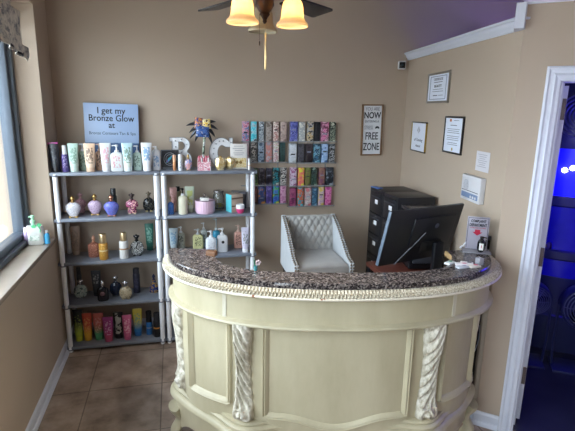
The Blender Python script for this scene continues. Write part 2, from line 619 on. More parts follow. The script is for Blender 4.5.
# --- carved trim under the slab
def trim_fn(s, k, o, z):
    if k in (2, 3, 4, 5):
        w = abs(sin(pi * s * 140)) if k in (2, 3) else abs(cos(pi * s * 140))
        o += .013 * (w - .6)
        if k in (3, 4): o += .005 * sin(2 * pi * s * 280)
    return o, z
prof = [(-.1, 1.081), (.046, 1.081), (.052, 1.075), (.060, 1.069), (.066, 1.062), (.069, 1.056), (.071, 1.051), (-.1, 1.050)]
sweep(prof, n=1800, fn=trim_fn).build('carved_trim', TRIMM, desk)
def lip_mat():
    m, nt, b = new_mat('white_lip_with_chips')
    f = mathn(nt, 'GREATER_THAN', noise(nt, coords(nt, (1, 1, 1)), 16, 3), .64)
    nt.links.new(mixc(nt, f, 'DDD6C4', '8E5A3E'), b.inputs['Base Color'])
    b.inputs['Roughness'].default_value = .5
    return m
sweep([(-.1, 1.0505), (.071, 1.0505), (.076, 1.045), (.071, 1.038), (-.1, 1.035)], n=160).build('lip', lip_mat(), desk)
# --- fascia band and dividers
sweep([(-.06, 1.036), (.024, 1.036), (.024, .902), (-.06, .902)], n=160).build('fascia', CREAM, desk)
for lx in (-.55, .53):
    s = s_at_x(lx)
    sweep([(.02, 1.035), (.0275, 1.035), (.0275, .903), (.02, .903)], s - .004, s + .0045, 4).build('divider', CARVE, desk)
# --- lower band moulding
sweep([(-.06, .902), (.026, .902), (.034, .897), (.046, .893), (.05, .885), (.046, .877), (.034, .873), (.028, .868), (.01, .864), (-.06, .864)], n=160).build('band_moulding', CREAM, desk)
# --- body
sweep([(-.03, .866), (0, .866), (0, .27), (-.03, .27)], n=160).build('body', CREAM, desk)
# --- panel frames (raised mouldings) : side rails and a bottom rail that dips in the middle
FP = [(-.016, 0.), (-.016, .004), (-.011, .010), (-.005, .006), (0., .009), (.005, .006), (.011, .004), (.016, 0.)]
def rail(path):
    """path = list of (s, z); moulding profile FP lies across the path on the desk front"""
    rings = []
    for i, (s, z) in enumerate(path):
        a = path[max(0, i - 1)]; b_ = path[min(len(path) - 1, i + 1)]
        ds, dz = (b_[0] - a[0]) * DL, b_[1] - a[1]
        ln = sqrt(ds * ds + dz * dz) or 1
        nx, nz = -dz / ln, ds / ln
        rings.append([dpt(s + nx * w / DL, hgt * 1.9 + .0005, z + nz * w) for w, hgt in FP])
    return MB().loft(rings)
def panel(s0, s1, zb, dip):
    c = (s0 + s1) / 2
    path = [(s0, .87 - .5 * i / 12 * (.87 - zb) / .5) for i in range(13)]
    n = 40
    for i in range(1, n):
        u = i / n
        w = 0 if u < .12 or u > .88 else .5 - .5 * cos(2 * pi * (u - .12) / .76)
        path.append((s0 + (s1 - s0) * u, zb - dip * w))
    path += [(s1, zb + (.87 - zb) * i / 12) for i in range(13)]
    return rail(path)
SC1, SC2 = s_at_x(-.468), s_at_x(.440)
pc0, pc1 = s_at_x(-.362), s_at_x(.322)
panel(pc0, pc1, .402, .05).build('panel_frame', CREAM, desk)
panel(.138, SC1 - .036, .440, .0).build('panel_frame', CREAM, desk)
panel(SC2 + .038, .865, .440, .0).build('panel_frame', CREAM, desk)
# --- carved acanthus corbels
def corbel(sc_, hw, deep=1.):
    zt, zb = .884, .356
    nu, nv = 44, 150
    rows = []
    for j in range(nv + 1):
        v = j / nv
        z = zt + (zb - zt) * v
        side = -1 if sc_ < .5 else 1
        prot = .012 + .032 * (1 - v) ** 1.2 + .012 * math.exp(-((v - .2) / .16) ** 2)
        prot += .034 * math.exp(-((v - .91) / .075) ** 2)
        if v > .97: prot *= max(.15, 1 - (v - .97) / .03 * .8)
        wv = hw * (1 - .26 * sin(pi * min(1, v / .85)) ** 1.5 + .05 * (v > .85))
        if v > .96: wv *= sqrt(max(.05, 1 - ((v - .96) / .045) ** 2))
        wv += .004 * abs(sin(v * pi * 9))
        row = []
        for i in range(nu + 1):
            u = -1 + 2 * i / nu
            shape = (1 - abs(u) ** 3.2) ** .6 if abs(u) < 1 else 0
            d = prot * deep * (.25 + .75 * shape) if abs(u) < 1 else 0
            leaf = sin(2 * pi * (8.5 * v + 1.5 * (u * side + .35 * u * u)))
            leaf = leaf - .5 * max(0, leaf)
            if v < .86:
                strap = math.exp(-((u * side - .72) / .16) ** 2)
                d += .013 * leaf * (1 - strap) * shape ** .5 * min(1, v * 12)
                d += .008 * strap
            else:
                a = atan2((v - .915) * 3.0, u * .9)
                rr = sqrt(((v - .915) * 13) ** 2 + (u) ** 2)
                d += .008 * sin(rr * 8 + 2 * a) * shape ** .5
            row.append(dpt(sc_ + u * wv / DL, max(0, d) + .0005, z))
        rows.append(row)
    return MB().loft(rows, False, False, False)
for sc_, hw, dp in ((SC1, .046, 1.1), (SC2, .050, 1.1), (.072, .044, .75), (.915, .040, .30)):
    corbel(sc_, hw, dp).build('corbel', ANTQ, desk)
# --- serpentine plinth moulding, shaped apron, scroll feet
CS = (.05, SC1, SC2, .95)
def serp(s):
    return sum(k * math.exp(-((s - c) / w) ** 2) for c, w, k in ((.04, .05, .65), (SC1, .055, 1), (SC2, .055, 1), (.96, .05, .55)))
def pl_fn(s, k, o, z):
    if o > -.02: o = o + .064 * serp(s) - .034
    return o, z
prof = [(-.04, .366), (-.002, .366), (.010, .362), (.014, .352), (.010, .345), (.022, .343), (.030, .335), (.030, .325), (.024, .319), (.040, .315), (.052, .304), (.054, .290), (.046, .280), (.034, .276), (-.04, .276)]
sweep(prof, n=220, fn=pl_fn).build('plinth_moulding', CREAM, desk)
def ap_fn(s, k, o, z):
    o2 = o + (.064 * serp(s) - .034 if o > -.02 else 0)
    if k in (0, 3):
        g = min(1, 1.5 * serp(s))
        z = .15 - .09 * g ** 1.5
    return o2, z
sweep([(-.02, .1), (-.02, .280), (.022, .280), (.022, .1)], n=220, fn=ap_fn).build('apron', CREAM, desk)
for sc_ in (.05, SC1, SC2, .94):
    rows = []
    for j in range(15):
        v = j / 14
        z = .215 * (1 - v)
        pr_ = .055 + .02 * cos(2.6 * pi * v) * (1 - .3 * v)
        hw = .055 - .010 * sin(pi * v) + .006 * (v > .75)
        rows.append([dpt(min(1, max(0, sc_ + hw / DL * cos(2 * pi * i / 16))), pr_ - .03 + .03 * sin(2 * pi * i / 16), z) for i in range(16)])
    MB().loft(rows).build('foot', CREAM, desk)
# plain inner shelf behind the front
tab = []
for i in range(41):
    p = superell(.80, .49, 2.3, pi - pi * i / 40); p.y = min(p.y, -.06)
    q = superell(.62, .30, 2.6, pi - pi * i / 40); q.y = min(q.y, -.06)
    tab.append((p, q))
slab([a for a, _ in tab], [b_ for _, b_ in tab], .74, .765).build('inner_worktop', M('mahogany_laminate', '5A2E24', .4, var=.2, scale=14), desk)

# ------------------------------------------------------------------ shelving units
POSTM = M('white_plastic_tube', 'F4F6FA', .35, var=.005)
BOARD = M('slate_grey_plastic_shelf', '7E8490', .4, var=.06, scale=20)
LV = (1.383, 1.045, .713, .378, .035)
def shelving(label, x0, x1, e0, e1):
    t = thing('shelving_unit', label, 'shelf', ((x0 + x1) / 2, 3.70, 0), 0, 'grey shelving units')
    cx = (x0 + x1) / 2
    for z in LV:
        mb = MB()
        mb.box(((e0 + e1) / 2 - cx, -.0135, z), (e1 - e0, .283, .024), .004)
        for k in range(2):
            mb.box(((e0 + e1) / 2 - cx, .005 - .08 + .16 * k, z - .014), (e1 - e0 - .08, .01, .012))
        mb.build('shelf', BOARD, t)
    for x in (x0, x1):
        for y in (3.56, 3.803):
            MB().lathe([(.0175, .012), (.0175, LV[0])], 18, (x - cx, y - 3.70, 0)).build('post', POSTM, t)
            MB().lathe([(.015, .0), (.018, .004), (.018, .016)], 16, (x - cx, y - 3.70, 0)).build('foot', POSTM, t)
            for z in LV:
                MB().lathe([(.0205, z - .018), (.0205, z - .010)], 16, (x - cx, y - 3.70, 0)).build('post_collar', BOARD, t)
    return t
shelving('grey five tier shelving unit in the left corner by the window', -.821, -.133, -.853, -.108)
shelving('grey five tier shelving unit nearer the wall carton racks', -.079, .5945, -.104, .627)

# ------------------------------------------------------------------ bottles and tubes
SH = {5: LV[0] + .0122, 4: LV[1] + .0122, 3: LV[2] + .0122, 2: LV[3] + .0122, 1: LV[4] + .0122}
GOLD = M('soft_gold_metal', 'C9A66A', .3, 1.)
ROSEG = M('rose_gold_metal', 'C79078', .3, 1.)
SILV = M('bright_silver_metal', 'C8C8CC', .25, 1.)
BLK = M('gloss_black_plastic', '141519', .25)
WPL = M('white_cap_plastic', 'E4E4E6', .35, var=.02)
GRP = {5: 'lotions on the top shelf', 4: 'lotions on the second shelf', 3: 'lotions on the third shelf', 2: 'lotions on the fourth shelf', 1: 'lotions on the lowest shelf'}
cnt = [0]
def capmat(c):
    return c if not isinstance(c, str) else M('cap_' + c, c, .35, var=.03)

def sx_(x):
    return x + .010 if x < -.115 and x > -.80 else x

def tube(label, x, y, sh, w, h, base, ink, cap, base2=None, cut=.5, scale=55., rz=0., lean=0., lo=.3, hi=.85, metal=0.):
    cnt[0] += 1
    t = thing('lotion_tube', label, 'tube', (sx_(x), y, SH[sh]), rz, GRP[sh])
    t.rotation_euler = (0, lean, rz)
    m = printed('tube_print_%d' % cnt[0], base, ink, h, w, base2, cut, lo, hi, scale, metal=metal)
    n = 24
    rings = []
    hc = .15 * h
    for i in range(13):
        v = i / 12
        z = hc + (h - hc) * v
        a = w * (.39 + .11 * v ** .8)
        b_ = w * .36 * (1 - v) ** .75 + .0025
        if i == 0: a *= .93; b_ *= .93
        rings.append([(a * cos(2 * pi * j / n), b_ * sin(2 * pi * j / n), z) for j in range(n)])
    MB().loft(rings).build('body', m, t)
    r = w * .37
    MB().lathe([(r * .96, 0), (r, .002), (r, hc - .003), (r * .97, hc + .0005)], 24, sy=.92).build('cap', capmat(cap), t)
    return t

def rrect(a, b, n, k=3.):
    return [superell2(a, b, k, 2 * pi * j / n) for j in range(n)]
def superell2(a, b, k, t):
    c, s = cos(t), sin(t)
    return (a * math.copysign(abs(c) ** (2 / k), c), b * math.copysign(abs(s) ** (2 / k), s))

def pump(label, x, y, sh, w, h, body, ink, head, rz=0., cut=.52, scale=60., collar=None, trans=0., k=3., depth=.6, bodyh=.72, short=False, lo=.15, hi=.6, rough=.3):
    cnt[0] += 1
    t = thing('pump_bottle', label, 'bottle', (sx_(x), y, SH[sh]), rz, GRP[sh])
    m = printed('bottle_print_%d' % cnt[0], body, ink, h, w, None, cut, lo, hi, scale, trans=trans, rough=rough)
    n = 28
    H = h * bodyh
    prof = [(.88, 0), (1, .03 * H), (1, .80 * H), (.93, .90 * H), (.72, .965 * H), (.36, H)]
    rings = []
    for q, z in prof:
        kk = k if q > .6 else 2.
        a = w / 2 * q
        b_ = w / 2 * depth * (q if q > .6 else min(1, q / depth))
        rings.append([(*superell2(a, b_, kk, 2 * pi * j / n), z) for j in range(n)])
    MB().loft(rings).build('body', m, t)
    hm = capmat(head)
    r = w * .17
    mb = MB().lathe([(r * 1.05, H - .001), (r * 1.05, H + .06 * h), (r * .8, H + .075 * h)], 16)
    mb.build('collar', capmat(collar) if collar else hm, t)
    zt = h
    mb = MB().lathe([(r * .36, H + .07 * h), (r * .36, zt - .06 * h)], 10)
    mb.lathe([(r * .5, zt - .075 * h), (r * .8, zt - .06 * h), (r * .8, zt - .012 * h), (r * .55, zt)], 14)
    mb.pipe([(0, 0, zt - .035 * h), (-w * .25, 0, zt - .03 * h), (-w * .36, 0, zt - .045 * h)], .0042, 8)
    mb.build('pump_head', hm, t)
    return t

def cylb(label, x, y, sh, w, h, body, ink, cap, capf=.3, name='cylinder_bottle', band=None, rz=0., dome=.1, metal=0., trans=0., capw=.9, cut=.52, lo=.15, hi=.6):
    cnt[0] += 1
    t = thing(name, label, 'bottle', (sx_(x), y, SH[sh]), rz, GRP[sh])
    m = printed('bottle_print_%d' % cnt[0], body, ink, h, w, None, cut, lo, hi, 60, metal=metal, trans=trans)
    H = h * (1 - capf)
    r = w / 2
    MB().lathe([(r * .94, 0), (r, .004), (r, H * .93), (r * .93, H * .975), (r * .8, H)], 26).build('body', m, t)
    rc = r * capw
    MB().lathe([(rc, H), (rc, h - .004), (rc * .94, h - .001), (rc * .3, h)], 24).build('cap', capmat(cap), t)
    if band:
        MB().lathe([(r * 1.012, H * .52), (r * 1.012, H * .60)], 26).build('label_band', capmat(band), t)
    return t

def perf(label, x, y, sh, w, h, cols, cap, base, style='shield', rz=0., scale=120., rough=.2, face=None, metal=0., depth=.55):
    cnt[0] += 1
    t = thing('perfume_bottle', label, 'bottle', (sx_(x), y, SH[sh]), rz, GRP[sh])
    m = patt('bottle_glitter_%d' % cnt[0], cols, scale, rough, metal=metal)
    r = w / 2
    hb = .70 * h
    P = {'shield': [(.34, .055), (.48, .08), (.70, .25), (.93, .48), (1, .62), (.95, .76), (.74, .88), (.42, .96), (.22, 1)],
         'round': [(.45, .04), (.72, .10), (.95, .30), (1, .5), (.94, .70), (.74, .86), (.42, .95), (.22, 1)],
         'figure': [(.55, .05), (.7, .10), (.72, .28), (.62, .42), (.96, .50), (1, .66), (.86, .82), (.5, .94), (.2, 1)],
         'square': [(.80, .03), (.97, .05), (1, .1), (1, .75), (.92, .86), (.5, .93), (.24, 1)],
         'cone': [(.95, .02), (1, .05), (.9, .35), (.66, .62), (.42, .85), (.28, 1)]}[style]
    n = 28
    rings = []
    for q, z in P:
        rings.append([(q * r * cos(2 * pi * j / n), q * r * (depth if q > .4 else depth * 1.2) * sin(2 * pi * j / n), z * hb) for j in range(n)])
    MB().loft(rings).build('body', m, t)
    cm = capmat(cap)
    rc = w * .13
    mb = MB().lathe([(rc * .9, hb - .003), (rc * 1.15, hb + .02 * h), (rc * .7, hb + .045 * h), (rc * .65, hb + .07 * h), (rc * 1.1, hb + .11 * h), (rc * 1.25, hb + .17 * h), (rc * .95, hb + .23 * h), (rc * .45, hb + .27 * h), (rc * .2, h)], 16)
    if style in ('figure', 'round'):
        for s in (-1, 1): mb.ball((s * rc * 1.25, 0, hb + .2 * h), rc * .55, 8, 6)
    mb.build('cap', cm, t)
    if style not in ('square', 'cone'):
        mb = MB()
        for s in (-1, 1):
            mb.box((s * r * .40, 0, .03 * h), (r * .36, r * .9 * depth * 1.4, .06 * h), .003)
        mb.box((0, 0, .045 * h), (r * 1.05, r * depth, .03 * h), .003)
        mb.build('base', capmat(base), t)
    else:
        MB().lathe([(r * .9, 0), (r * .9, .03 * h)], 20, sy=depth).build('base', capmat(base), t)
    if face:
        MB().lathe([(r * .42, 0), (r * .42, .002), (r * .3, .004)], 18, c=(0, -r * depth * .99, hb * .55), mtx=Matrix.Rotation(RAD(90), 4, 'X')).build('label_plate', capmat(face), t)
    return t

# ---- top shelf, left unit
tube('black floral lotion tube leaning at the far left end of the top shelf', -.822, 3.665, 5, .052, .205, '23272E', '8C97A0', '17181C', scale=45, lean=-.10, lo=.05, hi=.95, cut=.53)
tube('black lotion tube with magenta top, on the top shelf beside the purple pump', -.813, 3.59, 5, .070, .211, '23262D', '4A4E58', '17181C', lean=-.05, cut=.58)
MB().box((0, -.001, .2035), (.068, .0075, .012), .001).build('seal_stripe', M('magenta_seal', 'B0458E', .4), bpy.data.objects['lotion_tube.001'])
cylb('small purple foam bottle with white cap on the top shelf', -.7635, 3.60, 5, .046, .188, '4A3A78', 'B4A8D2', WPL, .34, 'foam_bottle', capw=.62)
tube('mint green lotion tube, first in the row of pastel tubes', -.706, 3.60, 5, .072, .202, 'AFCBBE', '6E8F7A', 'C9DDD2', base2='C3D8CF')
pump('sage green pump bottle between the mint and the peach tubes', -.655, 3.665, 5, .062, .197, '9DB3A0', '3E5546', WPL)
tube('peach lotion tube with dark leaf print on the top shelf', -.597, 3.60, 5, .080, .202, 'E0BFA2', '5A4A42', 'D8B79C', base2='E2C9B2')
pump('peach pump bottle behind the peach tube on the top shelf', -.540, 3.665, 5, .062, .197, 'CFA68C', '4A3A36', 'D9B9A4')
tube('white lotion tube with pink print on the top shelf', -.489, 3.60, 5, .076, .206, 'DDE0E2', 'D995A4', 'E6E8EA')
pump('white square pump bottle with pink print on the top shelf', -.413, 3.605, 5, .088, .193, 'E2E4E4', 'D08C96', WPL, k=4.5, scale=45)
tube('pale blue green lotion tube with dark leaf print on the top shelf', -.339, 3.60, 5, .078, .206, 'B9D6DC', '5F7A58', 'DCE6E4', base2='D8E2D8')
pump('pale green pump bottle with dark print, right of the blue green tube', -.274, 3.645, 5, .066, .186, 'B4C9BF', '3E5A4C', WPL)
tube('white lotion tube with blue lettering, near the right end of its shelf', -.203, 3.60, 5, .078, .208, 'E4E6EA', '4F8FC2', 'E8EAEC', cut=.47, lo=.38)
pump('white rounded bottle with blue print at the right end of the left unit', -.138, 3.655, 5, .062, .180, 'DEDFE4', '5C93C4', WPL, cut=.5, bodyh=.86)

# ---- blue slogan card behind them
def grad_card():
    m, nt, b = new_mat('pale_blue_card')
    tc = coords(nt)
    sp = nt.nodes.new('ShaderNodeSeparateXYZ')
    nt.links.new(tc, sp.inputs[0])
    f = mathn(nt, 'ADD', sp.outputs[2], mathn(nt, 'MULTIPLY', noise(nt, tc, 25), .012))
    nt.links.new(ramp(nt, mathn(nt, 'MULTIPLY', f, 2), [(.0, '54719C'), (.385, '54719C'), (.40, 'A9C0E0'), (1, '9DB6DC')]), b.inputs['Base Color'])
    b.inputs['Roughness'].default_value = .35
    return m
INK = M('dark_navy_ink', '22242C', .6)
GREYINK = M('grey_ink', '8A8C94', .6)
t = thing('slogan_card', 'pale blue card with black slogan lettering, standing behind the pastel tubes', 'sign', (-.457, 3.817, SH[5]), 0)
t.rotation_euler = (-.02, RAD(1.0), 0)
MB().box((0, 0, .243), (.392, .004, .484), .0015).build('card', grad_card(), t)
text('I get my', .066, INK, t, (0, -.0028, .430), bold=.0007, sx=.95)
text('Bronze Glow', .066, INK, t, (0, -.0028, .374), bold=.0007, sx=.92)
text('at', .060, INK, t, (0, -.0028, .322), bold=.0007)
text('Bronze Contours Tan & Spa', .032, M('slate_ink', '4A5266', .6), t, (.005, -.0028, .262), sx=.92)

# ---- top shelf, right unit
t = thing('picture_frame', 'small framed black picture of a bright feather on the shelf', 'picture', (-.028, 3.70, SH[5]), 0)
t.rotation_euler = (-.1, 0, 0)
MB().box((0, .002, .074), (.135, .014, .147), .002).build('frame', M('pewter_frame', '6E7076', .35, .8), t)
MB().box((.0, -.006, .076), (.117, .003, .127)).build('picture', M('black_picture', '1B1E26', .3), t)
mb = MB()
mb.pipe([(.045 * cos(a), -.0085, .076 + .048 * sin(a)) for a in [RAD(k) for k in range(-20, 330, 10)]], .0018, 6)
mb.pipe([(.03 * cos(a), -.0085, .076 + .034 * sin(a)) for a in [RAD(k) for k in range(60, 300, 12)]], .0014, 6)
mb.build('ring_drawing', M('silver_grey_paint', 'A6AAB2', .5), t)
mb = MB().loft([[(-.03 + .05 * u - .007 * sin(pi * u), -.009, .045 + .06 * u + .005 * sin(pi * u)), (-.03 + .05 * u + .007 * sin(pi * u), -.009, .045 + .06 * u - .005 * sin(pi * u)), (-.03 + .05 * u, -.0075, .045 + .06 * u)] for u in [.02 + .96 * i / 8 for i in range(9)]])
mb.build('feather', patt('teal_violet_feather', ['2F8FB0', '45B8C8', '7C5AB4'], 50), t)
cylb('slim copper lip gloss tube in front of the feather picture', .0045, 3.60, 5, .0245, .118, 'B98058', None, 'D8A27C', .42, 'gloss_tube', metal=.5, capw=.95)
cylb('slim white spray bottle with grey print in front of the letter B', .048, 3.60, 5, .0325, .124, 'E2E3E6', '7C828C', WPL, .3, 'spray_bottle', capw=1.0, hi=.65)
perf('small pink and blue bottle with gold cap in front of the letter B', .107, 3.60, 5, .056, .124, ['C6939A', 'D8A8A2', '8D97C8', 'E0C0BC'], GOLD, GOLD, 'shield', scale=30, depth=.5)

def letter(name, label, loops, bulbs, loc, rz=0.):
    t = thing(name, label, 'letter', loc, rz, 'marquee letters')
    dpt_ = .03
    outline_mesh('back', loops, .0035, M('letter_white_face', 'ECEDEF', .5, var=.03), t, (0, .006, 0))
    # raised side walls following each loop
    for L in loops:
        n = len(L)
        mb = MB()
        c = Vector((sum(p[0] for p in L) / n, sum(p[1] for p in L) / n))
        r0, r1, r2, r3 = [], [], [], []
        ar = sum(L[i][0] * L[(i + 1) % n][1] - L[(i + 1) % n][0] * L[i][1] for i in range(n))
        sg = 1 if ar > 0 else -1
        for i in range(n):
            a = Vector(L[i - 1]); b_ = Vector(L[(i + 1) % n]); p = Vector(L[i])
            tv = (b_ - a).normalized()
            nv = Vector((tv.y, -tv.x)) * sg
            q = p + nv * .003
            r0.append((p.x, -.006, p.y)); r1.append((q.x, -.006, q.y)); r2.append((q.x, .027, q.y)); r3.append((p.x, .027, p.y))
        mb.loft([r0, r1, r2, r3, r0], False, False)
        mb.build('side_wall', M('galvanised_letter_side', '8F9298', .4, .7), t)
    bm_ = M('frosted_bulb', 'B9BBBE', .2)
    for (x, z) in bulbs:
        MB().lathe([(.005, 0), (.005, .004), (.0062, .008), (.006, .013), (.003, .017), (.0008, .018)], 10, c=(x, .003, z), mtx=Matrix.Rotation(RAD(90), 4, 'X')).build('bulb', bm_, t)
    return t
def arc(cx, cz, rx, rz_, a0, a1, n):
    return [(cx + rx * cos(RAD(a0 + (a1 - a0) * i / n)), cz + rz_ * sin(RAD(a0 + (a1 - a0) * i / n))) for i in range(n + 1)]
H_ = .236
Bo = [(-.084, 0), (.015, 0)] + arc(.02, .064, .062, .064, -90, 60, 12) + [(.045, .130)] + arc(.012, .180, .056, .056, -40, 90, 12) + [(-.084, .236), (-.084, .208), (-.066, .208), (-.066, .028), (-.084, .028)]
Bh1 = [(-.016, .034), (.008, .034)] + arc(.008, .068, .026, .034, -90, 90, 8) + [(-.016, .102)]
Bh2 = [(-.016, .142), (.004, .142)] + arc(.004, .173, .022, .031, -90, 90, 8) + [(-.016, .204)]
bulbsB = [(-.04, .03 + .045 * k) for k in range(5)] + [(.005, .222), (.045, .185), (.005, .122), (.058, .075), (.045, .03), (.01, .017)]
letter('marquee_letter', 'white marquee letter B standing on the shelf', [Bo, Bh1, Bh2], bulbsB, (.057, 3.765, SH[5] + .0005))
Co = arc(.0, .118, .092, .118, 48, 318, 40) + [(.035, .055)] + arc(.006, .118, .036, .062, 305, 62, 30)[1:] + [(.036, .165), (.06, .165), (.09, .165), (.09, .236), (.066, .236), (.064, .214)]
bulbsC = [(.004 + .068 * cos(RAD(a)), .118 + .095 * sin(RAD(a))) for a in range(80, 316, 26)] + [(.076, .2)]
letter('marquee_letter', 'white marquee letter C standing behind the gold bottles', [Co], bulbsC, (.372, 3.755, SH[5] + .0005))

# palm made of sachets and foil leaves
t = thing('sachet_palm', 'tall sachet bouquet with black foil leaves on a twisted stem', 'decoration', (.213, 3.72, SH[5]), 0)
mb = MB()
path = [(.012 * sin(k * .1) - .006 + .022 * k / 20, .004 * cos(k * .9), .25 * k / 20) for k in range(21)]
mb.pipe(path, .008, 10, [.008 + .0016 * (k % 2) for k in range(21)])
mb.build('stem', patt('white_and_green_twist', ['D8DAD6', '8C9C84', '3F4A42'], 60, stretch=(.3, .3, 1.2)), t)
mb = MB().lathe([(.028, 0), (.03, .003), (.03, .018), (.012, .024)], 18)
mb.build('stand', BLK, t)
FOIL = M('crinkled_black_foil', '3C3F45', .3, .5, bmp=.3)
for k, a in enumerate([RAD(x) for x in (8, 42, 70, 100, 128, 158, 188, 215, 238, 300, 330)]):
    ln = (.10, .12, .09, .105)[k % 4]
    mb = MB()
    rows = []
    for i in range(9):
        v = i / 8
        wv = .013 * sin(pi * min(1, v * .9 + .1)) ** .8 + .001
        cx_, cz_ = (.02 + ln * v) * cos(a), (.02 + ln * v) * sin(a)
        px, pz = -sin(a), cos(a)
        yo = .012 + .012 * v * (k % 3 - 1) + .02 * v * v
        rows.append([(.018 + cx_ + px * wv * u, yo + .006 * abs(u) - .004, .332 + cz_ * .8 - .045 * v * v + pz * wv * u) for u in (-1, -.5, 0, .5, 1)] + [(.018 + cx_ + px * wv * u, yo + .006 * abs(u) - .0015, .332 + cz_ * .8 - .045 * v * v + pz * wv * u) for u in (1, .5, 0, -.5, -1)])
    mb.loft(rows).build('foil_leaf', FOIL, t)
def pouch(cx_, cz_, w, h, y, cols, name, rot=0.):
    rows = []
    for i in range(11):
        v = i / 10
        th = .013 * sin(pi * v) ** .7 + .0008
        ring = []
        for j in range(16):
            a = 2 * pi * j / 16
            ring.append(Vector((w / 2 * cos(a) * (1 - .06 * sin(pi * v)), th * sin(a), h * (v - .5))))
        R_ = Matrix.Rotation(rot, 3, 'Y')
        rows.append([R_ @ p + Vector((cx_, y, cz_)) for p in ring])
    MB().loft(rows).build(name, patt(name + '_%d' % cnt[0] + str(cols[0]), cols, 45, .25), t)
pouch(.012, .288, .105, .085, -.012, ['3A5898', '4A6CAE', '30467A', 'A8B4CC'], 'blue_sachet', .05)
pouch(.045, .345, .062, .075, -.006, ['D9AE3E', 'E8C866', 'F0E2B0', '5A3A28'], 'yellow_sachet', -.1)
pouch(-.018, .350, .062, .085, -.004, ['2A2E48', 'D98A4A', '4A4E8A', 'C8A070'], 'orange_sachet', .1)

# pink box with lip balm sticks
t = thing('lip_balm_display', 'pink display box of lip balm sticks in front of the twisted stem', 'box', (.224, 3.60, SH[5]), 0)
PK = patt('pink_printed_card', ['E4C0C8', 'D98C9C', 'F0E0E2', 'C8687E'], 38)
mb = MB().box((0, 0, .0425), (.094, .055, .002)).box((0, -.0275, .034), (.096, .002, .068)).box((0, .0275, .049), (.096, .002, .098)).box((-.047, 0, .042), (.002, .055, .084)).box((.047, 0, .042), (.002, .055, .084)).box((0, 0, .001), (.094, .055, .002))
mb.build('box', PK, t)
k = 0
for row, yy, hz in ((0, -.012, .098), (1, .012, .112)):
    for i in range(5):
        xx = -.034 + .017 * i
        MB().lathe([(.0062, .044), (.0062, hz - .008), (.0055, hz - .004), (.001, hz)], 12, (xx, yy, 0)).build('lip_balm_stick', M(('pink_stick', 'white_stick', 'rose_stick')[k % 3], ('E08A9A', 'DDD6D8', 'D46478')[k % 3], .3), t)
        k += 1

def faceted(label, x, y, w, h, rz):
    t = thing('faceted_bottle', label, 'bottle', (x, y, SH[5]), rz, 'gold faceted bottles')
    GG = patt('gold_lustre', ['B0904E', 'D4BA80', 'EADDB8'], 30, .2, metal=.45, smooth=True)
    mb = MB()
    n = 6
    rings = []
    for q, z, tw in ((.62, 0, 0), (.97, .26, 0), (1., .60, 0), (.80, .84, 0), (.34, .94, 0)):
        rings.append([(q * w / 2 * cos(2 * pi * (j + tw) / n), .62 * q * w / 2 * sin(2 * pi * (j + tw) / n), z * h) for j in range(n)])
    mb.loft(rings, sm=False)
    mb.build('body', GG, t)
    MB().lathe([(.012, h * .935), (.012, h * .965), (.008, h)], 10).build('stopper', GOLD, t)
    MB().box((0, -.0, .004), (w * .5, w * .3, .008), .001).build('base', M('cream_base', 'D9CDB2', .4), t)
faceted('gold faceted bottle, left and nearer one of two below the letter C', .350, 3.60, .082, .108, .2)
faceted('gold faceted bottle, right and rear one of two below the letter C', .424, 3.66, .078, .100, -.35)

t = thing('info_card', 'white card with gold emblem standing at the right end of the shelf', 'sign', (.502, 3.668, SH[5]), 0)
t.rotation_euler = (-.1, 0, 0)
MB().box((0, 0, .098), (.133, .003, .196), .001).build('card', M('white_card', 'E2DFDA', .5), t)
MB().box((0, -.002, .048), (.118, .001, .075)).build('gold_panel', patt('pale_gold_print', ['DCC48A', 'E6D6AC', 'CDB070'], 40), t)
mb = MB()
for s in (-1, 1):
    mb.loft([[(.0 + s * .028 * u, -.003, .05 + .014 * sin(pi * u)), (.0 + s * .028 * u, -.003, .05 - .012 * sin(pi * u)), (s * .028 * u, -.0022, .05)] for u in [i / 6 * .98 + .01 for i in range(7)]])
mb.build('emblem', M('brown_gold_ink', '8A6A34', .5), t)
for k, (zz, ww) in enumerate(((.178, .075), (.160, .095), (.145, .06), (.125, .085), (.110, .07))):
    MB().box((0, -.002, zz), (ww, .0008, .004)).build('printed_line', M('soft_grey_ink', '9A98A0', .6), t)
cylb('tiny white and orange stick at the right end of the top shelf', .574, 3.60, 5, .021, .09, 'E4E2E0', None, 'D8D8D8', .35, 'lip_balm', band='D89A3A', capw=.98)

# ---- second shelf, left unit
perf('white sparkly shield shaped bottle with gold cap, leftmost on the second shelf', -.738, 3.60, 4, .105, .163, ['C9C6CC', 'E4E2E6', 'B4B0BA', 'F2F0F2'], GOLD, GOLD)
perf('dusty pink ornate bottle behind the white sparkly one', -.712, 3.745, 4, .085, .160, ['9A7480', 'C49AA4', '7A5A68'], 'B08A8E', 'A8848A', 'figure')
perf('lilac shield shaped bottle with gold cap on the second shelf', -.597, 3.663, 4, .104, .163, ['B9A0B8', 'CBB6CC', 'A88CA8'], GOLD, GOLD)
cylb('tall black bottle behind the violet one on the second shelf', -.475, 3.765, 4, .05, .185, '1C2426', '3C4A4C', '1A1E22', .3, capw=.8)
perf('violet blue shield bottle with rose cap on the second shelf', -.473, 3.60, 4, .108, .165, ['5A58A8', '7A74C8', '4A74B8', '8E6AB4'], ROSEG, ROSEG)
perf('pink leopard spotted figure bottle on the second shelf', -.332, 3.66, 4, .095, .164, ['C85A86', '3A2028', 'D98AA6', 'E6C9A8'], '3A2C2A', 'D9C9A8', 'figure', scale=70)
perf('black bottle with gold feet at the right end of its shelf', -.212, 3.732, 4, .090, .160, ['14161A', '1E2226', '5A5648'], '5A5040', 'D0BE8C', 'round')
